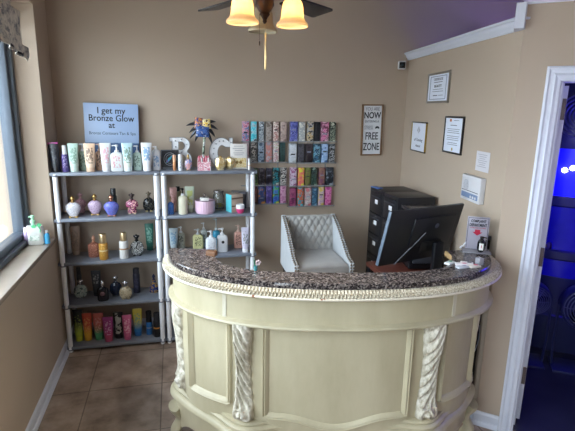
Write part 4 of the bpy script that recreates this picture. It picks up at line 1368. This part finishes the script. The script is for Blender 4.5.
# sloping wings
prof = [(.262, .655), (.262, 1.045)]
top = []
for i in range(17):
    v = i / 16
    y = .255 - .50 * v
    z = 1.055 - .245 * (v ** 1.25 * (1 - v) + (3 * v * v - 2 * v ** 3) * v + .0) - .012 * sin(pi * v)
    top.append((y, z))
outl = [(.262, .655), (.262, 1.05)] + top + [(-.253, .80), (-.253, .655)]
for s in (-1, 1):
    wing = MB()
    x0, x1 = s * hw, s * (hw + .034)
    wing.prism(outl, 'x', min(x0, x1), max(x0, x1))
    wg = wing.build('wing_arm', WNG, t)
    bv = wg.modifiers.new('soft', 'BEVEL'); bv.width = .006; bv.segments = 2; bv.limit_method = 'ANGLE'
    nail = MB()
    pts = top[1:] + [(-.253, .80 - .03 * k) for k in range(1, 5)]
    acc = [0.]
    for i in range(1, len(pts)): acc.append(acc[-1] + sqrt((pts[i][0] - pts[i - 1][0]) ** 2 + (pts[i][1] - pts[i - 1][1]) ** 2))
    k = 0
    d = 0.
    while d < acc[-1]:
        i = max(1, min(len(acc) - 1, bisect.bisect_left(acc, d)))
        f = (d - acc[i - 1]) / (acc[i] - acc[i - 1])
        y = pts[i - 1][0] * (1 - f) + pts[i][0] * f
        z = pts[i - 1][1] * (1 - f) + pts[i][1] * f
        for xx in (hw + .007, hw + .027):
            nail.ball((s * xx, y - .001, z + .0015), .0078, 8, 5)
        d += .022
    nail.build('nailhead_trim', M('antique_pewter_nail', '8A7F72', .35, .8), t)
for sx in (-1, 1):
    for sy, y in ((-1, -.215), (1, .225)):
        MB().loft([[(sx * (hw - .005) + a * q, y + b_ * q + (.03 * sy * (1 - z / .66)), z) for a, b_ in ((-.02, -.02), (.02, -.02), (.02, .02), (-.02, .02))] for z, q in ((0, .7), (.662, 1))], sm=False).build('leg', BLK, t)
mb = MB()
for sx in (-1, 1): mb.box((sx * (hw - .005), .0, .25), (.022, .42, .022))
mb.box((0, -.22, .25), (2 * hw, .022, .022))
mb.build('foot_rail', BLK, t)

# ------------------------------------------------------------------ on the counter
CT = 1.1102
t = thing('counter_sign', 'upright acrylic complaint department sign with a red arrow', 'sign', (1.634, 2.178, CT), RAD(-30))
CLR = M('clear_sign_acrylic', 'B8B8C0', .15, trans=.5, var=.01)
SB = M('silver_grey_sign_face', 'A09CA8', .35, var=.04)
w, h = .116, .185
MB().box((0, -.01, .002), (.15, .11, .004), .001).build('base', CLR, t)
MB().box((0, .02, .004 + h / 2), (w, .004, h), .001).build('panel', SB, t)
mb = MB()
for bx in (-w / 2 + .006, w / 2 - .006): mb.box((bx, .0175, .004 + h / 2), (.0022, .001, h - .012))
mb.box((0, .0175, h - .003), (w - .012, .001, .0022))
mb.build('border_line', M('dark_navy_ink'), t)
text('COMPLAINT', .0215, INK, t, (0, .0172, .164), sx=.66, bold=.0006)
text('DEPARTMENT', .0235, INK, t, (0, .0172, .142), sx=.62, bold=.0006)
RED = M('crimson_print', 'B0183A', .5)
text('PLEASE TAKE A NUMBER', .0095, RED, t, (0, .0172, .126), sx=.8)
MB().prism([(-.014, .116), (.014, .116), (.014, .102), (.027, .102), (0, .082), (-.027, .102), (-.014, .102)], 'y', .0168, .0176).build('arrow', RED, t)
t = thing('novelty_grenade', 'black novelty grenade with a white number tag in front of the sign', 'ornament', (1.632, 2.135, CT + .0042), RAD(-30))
rings = []
for q, z in ((.5, 0), (.82, .008), (1, .022), (1, .048), (.85, .062), (.55, .071), (.42, .074)):
    rings.append([(.021 * q * cos(2 * pi * j / 24) * (1 - .05 * (j % 3 == 0)), .021 * q * sin(2 * pi * j / 24) * (1 - .05 * (j % 3 == 0)), z) for j in range(24)])
MB().loft(rings).build('body', BLK, t)
MB().box((0, 0, .081), (.018, .018, .016), .003).box((.014, 0, .084), (.018, .01, .006), .002).box((.022, 0, .06), (.005, .01, .05), .002).build('lever', BLK, t)
MB().box((-.001, -.0225, .035), (.022, .002, .038), .0008).build('number_tag', M('white_card'), t)
text('1', .022, RED, t, (-.001, -.0240, .036), bold=.0006)
t = thing('clip_stand', 'little white twisted clip at the left foot of the sign', 'clip', (1.585, 2.225, CT), 0)
mb = MB()
mb.pipe([(-.016 + .0016 * i, .002 * sin(i * .7), .006 + .0015 * i + .004 * sin(i * .5)) for i in range(21)], .004, 8)
mb.build('arm', WPL, t)
MB().ball((-.017, 0, .0065), .0065, 10, 6).build('tip', WPL, t)
MB().ball((.017, 0, .040), .0075, 10, 6, (1, 1, .7)).build('tip', WPL, t)

CARDS = [('white card with a green corner, at the left of the counter card pile', 1.352, 1.995, .5, 'D8DCDC', '5A9A7A'),
         ('white card with a pink spot, in the middle of the counter card pile', 1.395, 1.955, -.35, 'E0DCE0', 'D08AA0'),
         ('pale grey card nearest the front of the counter card pile', 1.378, 1.925, .1, 'BCC2CC', '8A94A8'),
         ('white card with a dark oval, at the right of the counter card pile', 1.43, 1.965, -.6, 'E2E0E0', '3A3A48'),
         ('cream card with a rose edge, at the right front of the card pile', 1.445, 1.925, .15, 'DCD6CC', 'C8647A')]
for i, (lb, x, y, rz, c1, c2) in enumerate(CARDS):
    t = thing('loyalty_card', lb, 'card', (x, y, CT), rz, 'cards and mints on the counter')
    MB().box((0, 0, .005 + .0015 * (i % 2)), (.062, .032, .010 + .003 * (i % 2)), .003).build('card', M('loyalty_%d' % i, c1, .35), t)
    MB().lathe([(.009, 0), (.009, .0008)], 12, c=(.012, .002, .010 + .003 * (i % 2)), sx=1.3).build('printed_spot', M('spot_%d' % i, c2, .4), t)
t = thing('acrylic_block', 'small clear acrylic block beside the card pile', 'block', (1.497, 1.957, CT), .2)
MB().box((0, 0, .018), (.03, .03, .036), .002).build('block', CLR, t)
t = thing('wood_block', 'small brown wooden block at the left end of the counter', 'block', (.176, 2.345, CT), RAD(-38))
MB().box((0, 0, .012), (.055, .03, .024), .002).build('block', M('walnut_block', '6E4C34', .55, var=.25, scale=25), t)
t = thing('flower_pen', 'teal pen pot with a white flower pen on the front counter', 'pen', (.362, 2.075, CT), .3)
MB().lathe([(.008, 0), (.009, .002), (.009, .022), (.007, .022), (.007, .004)], 14).build('pot', M('teal_glass', '5AA0A6', .1, trans=.3), t)
MB().pipe([(0, 0, .004), (-.008, 0, .052)], .0022, 8).build('straw', M('green_stem', '2E8A6A', .4), t)
mb = MB()
for k in range(5): mb.ball((.014 + .009 * cos(k * 1.257), 0, .036 + .009 * sin(k * 1.257)), .0065, 8, 6, (1, .5, 1))
mb.pipe([(0, 0, .01), (.014, 0, .036)], .0018, 6)
mb.build('flower', M('pale_pink_petals', 'D8C4CA', .6), t)

# ------------------------------------------------------------------ ceiling fan with three bell lamps
BRZ = M('oil_rubbed_bronze', '38281F', .35, .75, .2)
FX, FY = .392, 2.055
fan = thing('ceiling_fan', 'bronze ceiling fan with dark blades and glowing amber bell lamps', 'ceiling fan', (FX, FY, 0), 0)
MB().lathe([(.07, CEIL - .0005), (.07, CEIL - .02), (.03, CEIL - .07), (.014, CEIL - .075), (.014, 2.56)], 24).build('downrod', BRZ, fan)
MB().lathe([(.02, 2.54), (.06, 2.525), (.115, 2.50), (.125, 2.44), (.11, 2.39), (.06, 2.36), (.05, 2.35)], 32).build('motor_housing', BRZ, fan)
MB().lathe([(.045, 2.355), (.05, 2.35), (.05, 2.325), (.038, 2.30), (.04, 2.285), (.026, 2.262), (.02, 2.255), (.022, 2.248), (.012, 2.236), (.008, 2.226), (.010, 2.222), (.004, 2.212)], 24).build('light_hub', BRZ, fan)
BLD = M('dark_walnut_blade', '1A1412', .35, var=.3, scale=9)
for k in range(5):
    a = RAD(42.5 + 72 * k)
    R_ = Matrix.Rotation(a, 4, 'Z') @ Matrix.Translation((0, 0, 2.335)) @ Matrix.Rotation(RAD(-11), 4, 'X')
    outl = [(.17, -.045), (.34, -.054), (.48, -.060), (.49, -.054), (.49, .054), (.48, .060), (.34, .054), (.17, .045)]
    tmp = MB().prism(outl, 'z', -.004, .004)
    bl = MB().add([R_ @ Vector(p) for p in tmp.v], tmp.f, False).build('blade', BLD, fan)
    tmp = MB().box((.15, 0, .004), (.13, .03, .006), .002)
    MB().add([R_ @ Vector(p) for p in tmp.v], tmp.f, True).build('blade_bracket', BRZ, bl)
def shade_mat(key, c, t_):
    m = bpy.data.materials.new(key)
    m.use_nodes = True
    nt = m.node_tree
    nt.nodes.clear()
    o = nt.nodes.new('ShaderNodeOutputMaterial')
    d = nt.nodes.new('ShaderNodeBsdfDiffuse')
    tl = nt.nodes.new('ShaderNodeBsdfTranslucent')
    g = nt.nodes.new('ShaderNodeBsdfGlossy')
    g.inputs['Roughness'].default_value = .2
    nz_ = nt.nodes.new('ShaderNodeTexNoise'); nz_.inputs['Scale'].default_value = 30
    cr = nt.nodes.new('ShaderNodeValToRGB')
    cc = lin(c)
    cr.color_ramp.elements[0].color = (*[x * .9 for x in cc], 1)
    cr.color_ramp.elements[1].color = (*cc, 1)
    nt.links.new(nz_.outputs[0], cr.inputs[0])
    nt.links.new(cr.outputs[0], d.inputs[0]); nt.links.new(cr.outputs[0], tl.inputs[0])
    m1 = nt.nodes.new('ShaderNodeMixShader'); m1.inputs[0].default_value = t_
    nt.links.new(d.outputs[0], m1.inputs[1]); nt.links.new(tl.outputs[0], m1.inputs[2])
    m2 = nt.nodes.new('ShaderNodeMixShader'); m2.inputs[0].default_value = .04
    nt.links.new(m1.outputs[0], m2.inputs[1]); nt.links.new(g.outputs[0], m2.inputs[2])
    nt.links.new(m2.outputs[0], o.inputs[0])
    return m
AMB = shade_mat('scavo_glass_lit', 'F2E0BE', .55)
CRM = shade_mat('scavo_glass_unlit', 'C8BCA0', .35)  # same shade glass, its unlit look put into a darker colour
def lamp(a, lit):
    R_ = .122
    x, y = R_ * cos(a), R_ * sin(a)
    zr = 2.196
    mb = MB()
    pts = [Vector((.045 * cos(a), .045 * sin(a), 2.34)), Vector((.08 * cos(a), .08 * sin(a), 2.318)), Vector((R_ * .92 * cos(a), R_ * .92 * sin(a), 2.33)), Vector((x, y, 2.325)), Vector((x, y, 2.305))]
    sm = []
    for i in range(len(pts) - 1):
        for q in range(6): sm.append(pts[i].lerp(pts[i + 1], q / 6))
    mb.pipe(sm, .007, 8)
    mb.lathe([(.012, 2.322), (.026, 2.315), (.028, 2.296), (.02, 2.29)], 18, (x, y, 0))
    arm = mb.build('lamp_arm', BRZ, fan)
    P_ = [(.022, .108), (.030, .105), (.038, .094), (.043, .075), (.045, .055), (.047, .036), (.053, .022), (.063, .014), (.066, .006), (.064, .001)]
    n = 48
    rings = []
    full = P_ + [(r - .003, z + .0005) for r, z in reversed(P_)]
    for i, (r, z) in enumerate(full):
        rings.append([((r + (.0008 * cos(16 * 2 * pi * j / n) if z > .018 else 0)) * cos(2 * pi * j / n) + x, (r + (.0008 * cos(16 * 2 * pi * j / n) if z > .018 else 0)) * sin(2 * pi * j / n) + y, z + zr) for j in range(n)])
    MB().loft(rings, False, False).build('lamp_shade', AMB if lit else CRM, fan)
    mb = MB().ball((x, y, zr + .052), .021, 16, 10, (1, 1, 1.25))
    mb.lathe([(.011, zr + .07), (.012, zr + .098)], 12, (x, y, 0))
    bm_ = M('glowing_bulb', 'FFEED0', .4, emit='FFE0B0', es=24.) if lit else M('frosted_bulb')
    mb.build('bulb', bm_, arm)
for a, lit in ((RAD(212), True), (RAD(-31), True), (RAD(83), False)):
    lamp(a, lit)
BRS = M('pale_brass_chain', 'B8A47A', .35, .7)
mb = MB()
for i in range(9): mb.ball((0, -.025, 2.208 - .004 * i), .0018, 6, 4)
mb.lathe([(.0012, 2.175), (.0042, 2.165), (.0042, 2.03), (.001, 2.022)], 10, (0, -.025, 0))
mb.build('pull_chain', BRS, fan)
mb = MB()
for i in range(30): mb.ball((-.026, -.025, 2.245 - .0035 * i), .0013, 6, 4)
mb.lathe([(.001, 2.14), (.003, 2.135), (.003, 2.12)], 8, (-.026, -.025, 0))
mb.build('pull_chain', BRZ, fan)

# ------------------------------------------------------------------ window sill and valance
ZS = SILL + .0003
t = thing('gift_pouch', 'clear gift pouch of white gel tied with a mint green bow', 'pouch', (-.937, 3.40, ZS), RAD(6))
PV = M('milky_clear_vinyl', 'ECEEE8', .2, trans=.25, var=.06, scale=30)
rings = []
for q, z in ((.9, 0), (1, .006), (1, .08), (.94, .118), (.86, .128)):
    rings.append([(*superell2(.050 * q, .038 * q, 4, 2 * pi * j / 28), z) for j in range(28)])
MB().loft(rings).build('bag', PV, t)
MB().box((-.004, -.0385, .05), (.055, .001, .035)).build('label', patt('mint_label', ['E4E8E2', 'D2DED4', 'A8BCAE'], 50), t)
mb = MB().lathe([(.012, .126), (.013, .15), (.017, .153), (.017, .168), (.009, .17), (.009, .186), (.013, .188), (.013, .2), (.004, .203)], 16, (-.012, 0, 0))
mb.pipe([(-.012, 0, .195), (-.03, -.004, .194), (-.036, -.005, .188)], .004, 8)
mb.build('pump_head', M('mint_plastic', 'A8D8B8', .35), t)
mb = MB()
for s in (-1, 1):
    mb.loft([[(.012 + s * .034 * u, -.035 + .0, .135 + .013 * sin(pi * u) + (.005 * s)), (.012 + s * .034 * u, -.028, .135 + .004), (.012 + s * .034 * u, -.035, .135 - .013 * sin(pi * u) + .005 * s)] for u in [.03 + .94 * i / 8 for i in range(9)]])
mb.pipe([(.02, -.034, .135), (.035, -.038, .11), (.032, -.04, .09)], .003, 6)
mb.build('bow', M('mint_green_ribbon', '5CBE86', .4), t)
t = thing('travel_bottle', 'small blue travel bottle with white cap on the sill', 'bottle', (-.868, 3.395, ZS), 0)
MB().lathe([(.014, 0), (.017, .003), (.017, .06), (.012, .072), (.007, .076)], 18).build('body', M('sky_blue_liquid', '4AA8D8', .25), t)
MB().lathe([(.009, .076), (.009, .094), (.003, .097)], 14).build('cap', WPL, t)
for i, (nm, x, y, c) in enumerate((('lilac tube, nearest the pane of three on the sill', -1.000, 3.405, 'B8A0C8'), ('rose pink tube, middle of three on the sill', -.992, 3.452, 'D89AA8'), ('pale pink tube, nearest the corner of three on the sill', -.966, 3.496, 'E0B0B4'))):
    t = thing('sample_tube', nm, 'tube', (x, y, ZS), 0, 'sample tubes on the window sill')
    MB().lathe([(.014, .0), (.0155, .003), (.0155, .085), (.013, .088)], 18).build('body', M('sample_%d' % i, c, .35), t)
    MB().lathe([(.0135, .088), (.0135, .115), (.011, .118)], 16).build('cap', M('sample_cap_%d' % i, 'E2D4D6', .35), t)

def toile():
    m, nt, b = new_mat('grey_and_cream_toile_fabric')
    v = coords(nt)
    f = noise(nt, v, 22, 5, .7)
    nt.links.new(ramp(nt, f, [(.34, '6A6C74'), (.43, 'A8A6A2'), (.50, 'D2CCC0'), (.64, 'E8E2D6')]), b.inputs['Base Color'])
    b.inputs['Roughness'].default_value = .9
    bump(nt, b, noise(nt, v, 300, 2), .2, .001)
    return m
TOI = toile()
DTR = M('dark_grey_braid', '3A3B44', .8, var=.3, scale=60, bmp=.3)
val = thing('valance', 'gathered toile window valance with dark braid and a pointed tail', 'curtain', (-.815, 2.1, 0), 0)
def vsurf(y0, y1, topf, botf, depth, n=90, m=24, fold=26., name='drape', mat=None, xo=0.):
    fr, bk = [], []
    for j in range(m + 1):
        v = j / m
        r1, r2 = [], []
        for i in range(n + 1):
            u = i / n
            y = y0 + (y1 - y0) * u
            z = topf(u) + (botf(u) - topf(u)) * v
            x = xo + depth * (.3 + .7 * v) * (sin(fold * u + 1.5 * sin(5 * u)) * .5 + .3 * sin(2.3 * fold * u + 3 * v))
            r1.append((x, y - 2.1, z)); r2.append((x - .004, y - 2.1, z))
        fr.append(r1); bk.append(r2)
    return MB().loft([a + list(reversed(b_)) for a, b_ in zip(fr, bk)]).build(name, mat or TOI, val)
vsurf(.4, 2.955, lambda u: 2.66, lambda u: 2.345 + .018 * cos(u * 19), .022, name='header')
vsurf(.4, 2.965, lambda u: 2.352 + .018 * cos(u * 19), lambda u: 2.325 + .018 * cos(u * 19), .026, m=3, name='braid', mat=DTR, xo=.004)
vsurf(2.0, 3.06, lambda u: 2.36, lambda u: 2.20 - .07 * u ** 2 + .012 * sin(u * 20), .030, name='swag', xo=.012, fold=18)
vsurf(2.0, 3.065, lambda u: 2.205 - .07 * u ** 2 + .012 * sin(u * 20), lambda u: 2.185 - .07 * u ** 2 + .012 * sin(u * 20), .030, m=3, name='braid', mat=DTR, xo=.015, fold=18)
vsurf(2.2, 3.09, lambda u: 2.27 - .09 * u, lambda u: 2.215 - .115 * u + .008 * sin(u * 9), .034, name='tail', xo=.022, fold=14)
MB().pipe([(-.03, .3 - 2.1, 2.665), (-.03, 3.02 - 2.1, 2.665)], .012, 12).box((-.03, 3.0 - 2.1, 2.665), (.06, .012, .03)).build('rod', BRZ, val)

# ------------------------------------------------------------------ blue lit tanning room beyond the door
DKB = paint('deep_blue_paint', '4A4E78')
def rp(t_, dist):          # inside the tanning room: t along the diagonal wall, dist behind it
    return ondoor(t_, 0, -dist)
TR = thing  # shorthand
mb = MB().prism([(-.1, 1.95), (2.2, 1.95), (2.2, 2.05), (-.1, 2.05)], 'z', 0, ZR)
struct('wall_inner', mb, DKB, loc=P0, rz=RZD)
t = thing('tanning_booth', 'tall tanning booth glowing blue in the room beyond the door', 'tanning booth', rp(.43, 1.55), RZD)
SH_B = M('navy_booth_shell', '2A2E52', .3)
outl = arc(0, .0, .42, .30, 180, 360, 20) + [(.42, .28), (-.42, .28)]
MB().loft([[(p[0] * q, p[1] * q, z) for p in outl] for z, q in ((.0, 1), (.0, 1.02), (.30, 1.02), (.31, .99), (.62, .99))]).build('base', SH_B, t)
MB().loft([[(p[0] * q, p[1] * q, z) for p in outl] for z, q in ((1.62, 1.02), (1.66, 1.04), (2.1, 1.0), (2.14, .9))]).build('canopy', SH_B, t)
MB().loft([[(p[0] * .97, p[1] * .97, z) for p in outl] for z in (1.22, 1.62)]).build('acrylic_shell', M('blue_lit_acrylic', '2020A0', .3, emit='0200F0', es=.85, var=.2, scale=5), t)
MB().loft([[(p[0] * .97, p[1] * .97, z) for p in outl] for z in (.60, 1.22)]).build('lower_shell', M('dim_blue_acrylic', '181870', .25, emit='0400C0', es=.18, var=.3, scale=5), t)
for z in (1.22, .80):
    MB().loft([[(p[0] * q, p[1] * q, zz) for p in outl] for zz, q in ((z - .04, 1.0), (z - .03, 1.03), (z + .03, 1.03), (z + .04, 1.0))]).build('band', SH_B, t)
for cz in (1.86,):
    mb = MB()
    for r in (.03, .055, .08, .105, .13, .155):
        mb.pipe([(r * cos(2 * pi * k / 28) - .02, -.325 - .0 + .05 * (r * cos(2 * pi * k / 28) / .2) ** 2, cz + r * sin(2 * pi * k / 28)) for k in range(29)], .006, 6)
    mb.build('vent_grille', M('steel_grille', '6A6E8A', .35, .6), t)
for dx in (-.075, -.025):
    MB().lathe([(.018, 0), (.018, .008)], 14, c=(dx, -.292, 1.46 + .02 * (dx > -.05)), mtx=Matrix.Rotation(RAD(90), 4, 'X')).build('spot_lamp', M('white_spot_lamp', 'FFFFFF', .3, emit='E8E4FF', es=25.), t)
def floor_fan(label, tt, dist, cz, r):
    t = thing('floor_fan', label, 'fan', rp(tt, dist), RZD + RAD(8), 'round floor fans in the tanning room')
    STG = M('steel_grille')
    mb = MB()
    for q in (.2, .32, .44, .56, .68, .8, .92):
        mb.pipe([(r * q * cos(2 * pi * k / 32), -.05 - .03 * (1 - q * q), cz + r * q * sin(2 * pi * k / 32)) for k in range(33)], .004, 6)
    for k in range(6):
        a = pi * k / 3
        mb.pipe([(r * q * cos(a), -.05 - .03 * (1 - q * q), cz + r * q * sin(a)) for q in (0, .3, .6, .9, 1)], .003, 6)
    mb.build('grille', STG, t)
    mb = MB()
    mb.loft([[(r * q * cos(2 * pi * k / 36), y, cz + r * q * sin(2 * pi * k / 36)) for k in range(36)] for q, y in ((.96, -.055), (1.0, -.06), (1.04, -.05), (1.04, .05), (1., .06), (.96, .055), (.96, -.055))], False, False)
    mb.build('drum', SH_B, t)
    hub = MB().lathe([(.001, -.05), (.03, -.04), (.035, .05), (.02, .06)], 16, c=(0, 0, cz), mtx=Matrix.Rotation(RAD(90), 4, 'X')).build('motor', BLK, t)
    for k in range(3):
        R_ = Matrix.Translation((0, 0, cz)) @ Matrix.Rotation(2 * pi * k / 3, 4, 'Y') @ Matrix.Translation((r * .45, 0, 0)) @ Matrix.Rotation(.5, 4, 'X')
        tmp = MB().box((0, 0, 0), (r * .8, .004, r * .5), .001)
        MB().add([R_ @ Vector(p) for p in tmp.v], tmp.f).build('blade', BLK, t)
    mb = MB()
    for s in (-1, 1): mb.pipe([(s * r * 1.04, 0, cz), (s * r * 1.08, 0, cz * .4), (s * r * 1.0, 0, .012)], .01, 8)
    mb.box((0, 0, .01), (r * 2.1, .22, .02), .004)
    mb.build('stand', SH_B, t)
floor_fan('round floor fan seen just past the door edge', .262, .98, .52, .115)
floor_fan('round floor fan farther right in the blue room', .60, 1.02, .50, .16)

# ------------------------------------------------------------------ light
def light(name, kind, loc, energy, col, size=.1, rot=None, sy=None):
    d = bpy.data.lights.new(name, kind)
    d.energy = energy
    d.color = col
    if kind == 'AREA':
        d.size = size
        if sy: d.shape = 'RECTANGLE'; d.size_y = sy
    else:
        d.shadow_soft_size = size
    o = bpy.data.objects.new(name, d)
    COL.objects.link(o)
    o.location = loc
    if rot: o.rotation_euler = rot
    return o
W = bpy.data.worlds.new('sky')
SC.world = W
W.use_nodes = True
nt = W.node_tree
bg = nt.nodes['Background']
tc = nt.nodes.new('ShaderNodeTexCoord')
sp = nt.nodes.new('ShaderNodeSeparateXYZ')
nt.links.new(tc.outputs['Generated'], sp.inputs[0])
cr = nt.nodes.new('ShaderNodeValToRGB')
cr.color_ramp.elements[0].position = .42
cr.color_ramp.elements[0].color = (.36, .35, .33, 1)
cr.color_ramp.elements[1].position = .56
cr.color_ramp.elements[1].color = (.82, .91, 1.0, 1)
ma = nt.nodes.new('ShaderNodeMath'); ma.operation = 'MULTIPLY_ADD'; ma.inputs[1].default_value = .5; ma.inputs[2].default_value = .5
nt.links.new(sp.outputs[2], ma.inputs[0])
nt.links.new(ma.outputs[0], cr.inputs[0])
nt.links.new(cr.outputs[0], bg.inputs['Color'])
bg.inputs['Strength'].default_value = 9.0

# daylight through the shop front behind the viewer and the left window (portals for the sky)
def portal(name, loc, rot, sx, sy):
    o = light(name, 'AREA', loc, 1, (1, 1, 1), sx, rot, sy)
    o.data.cycles.is_portal = True
portal('window_portal', (WX - .06, (WY0 + YREV) / 2, (SILL + WTOP) / 2), (0, RAD(-90), 0), WTOP - SILL - .1, YREV - WY0 - .1)
# the two lit fan lamps throw their light down through the open bells
for a in (RAD(212), RAD(-31)):
    l = light('fan_lamp_spot', 'SPOT', (FX + .122 * cos(a), FY + .122 * sin(a), 2.225), 24, (1, .94, .86), .02)
    l.data.spot_size = RAD(96)
    l.data.spot_blend = .6
q = ondoor(.75, 1.7, .35)
light('doorway_fill', 'POINT', q, 2.5, (.45, .33, 1), .5)  # added violet fill, in place of tanning room light spilling out
# blue tanning lamps
q = rp(.75, .75)
light('tanning_lamp', 'POINT', (q.x, q.y, 1.5), 14, (.03, .01, 1), .2)
light('tanning_lamp_far', 'POINT', (3.3, 2.6, 2.4), 1, (.3, .2, 1), .25)

l = light('ceiling_fill_spot', 'SPOT', (2.95, 3.45, 2.42), 2.5, (.3, .22, 1), .05, (RAD(180), 0, 0))  # added spot without a fixture, tints the ceiling violet
l.data.spot_size = RAD(140)

# ------------------------------------------------------------------ camera
f_px, yaw, pitch, roll = 464.049, .2426, .2238, .0205
Fv = Vector((sin(yaw) * cos(pitch), cos(yaw) * cos(pitch), -sin(pitch)))
r_ = Vector((cos(yaw), -sin(yaw), 0))
u_ = r_.cross(Fv)
Rv = r_ * cos(roll) + u_ * sin(roll)
Uv = -r_ * sin(roll) + u_ * cos(roll)
cd = bpy.data.cameras.new('camera')
cam = bpy.data.objects.new('camera', cd)
COL.objects.link(cam)
cam.matrix_world = Matrix(((Rv.x, Uv.x, -Fv.x, 0), (Rv.y, Uv.y, -Fv.y, 0), (Rv.z, Uv.z, -Fv.z, 1.86), (0, 0, 0, 1)))
cd.sensor_fit = 'HORIZONTAL'
cd.sensor_width = 36
cd.lens = 36 * f_px / 575
cd.clip_start = .05
SC.camera = cam

SC.view_settings.view_transform = 'Standard'
SC.view_settings.look = 'None'
SC.view_settings.gamma = 1
SC.view_settings.use_curve_mapping = False
SC.view_settings.exposure = .68
SC.cycles.use_denoising = True
SC.cycles.max_bounces = 8
SC.cycles.transparent_max_bounces = 12
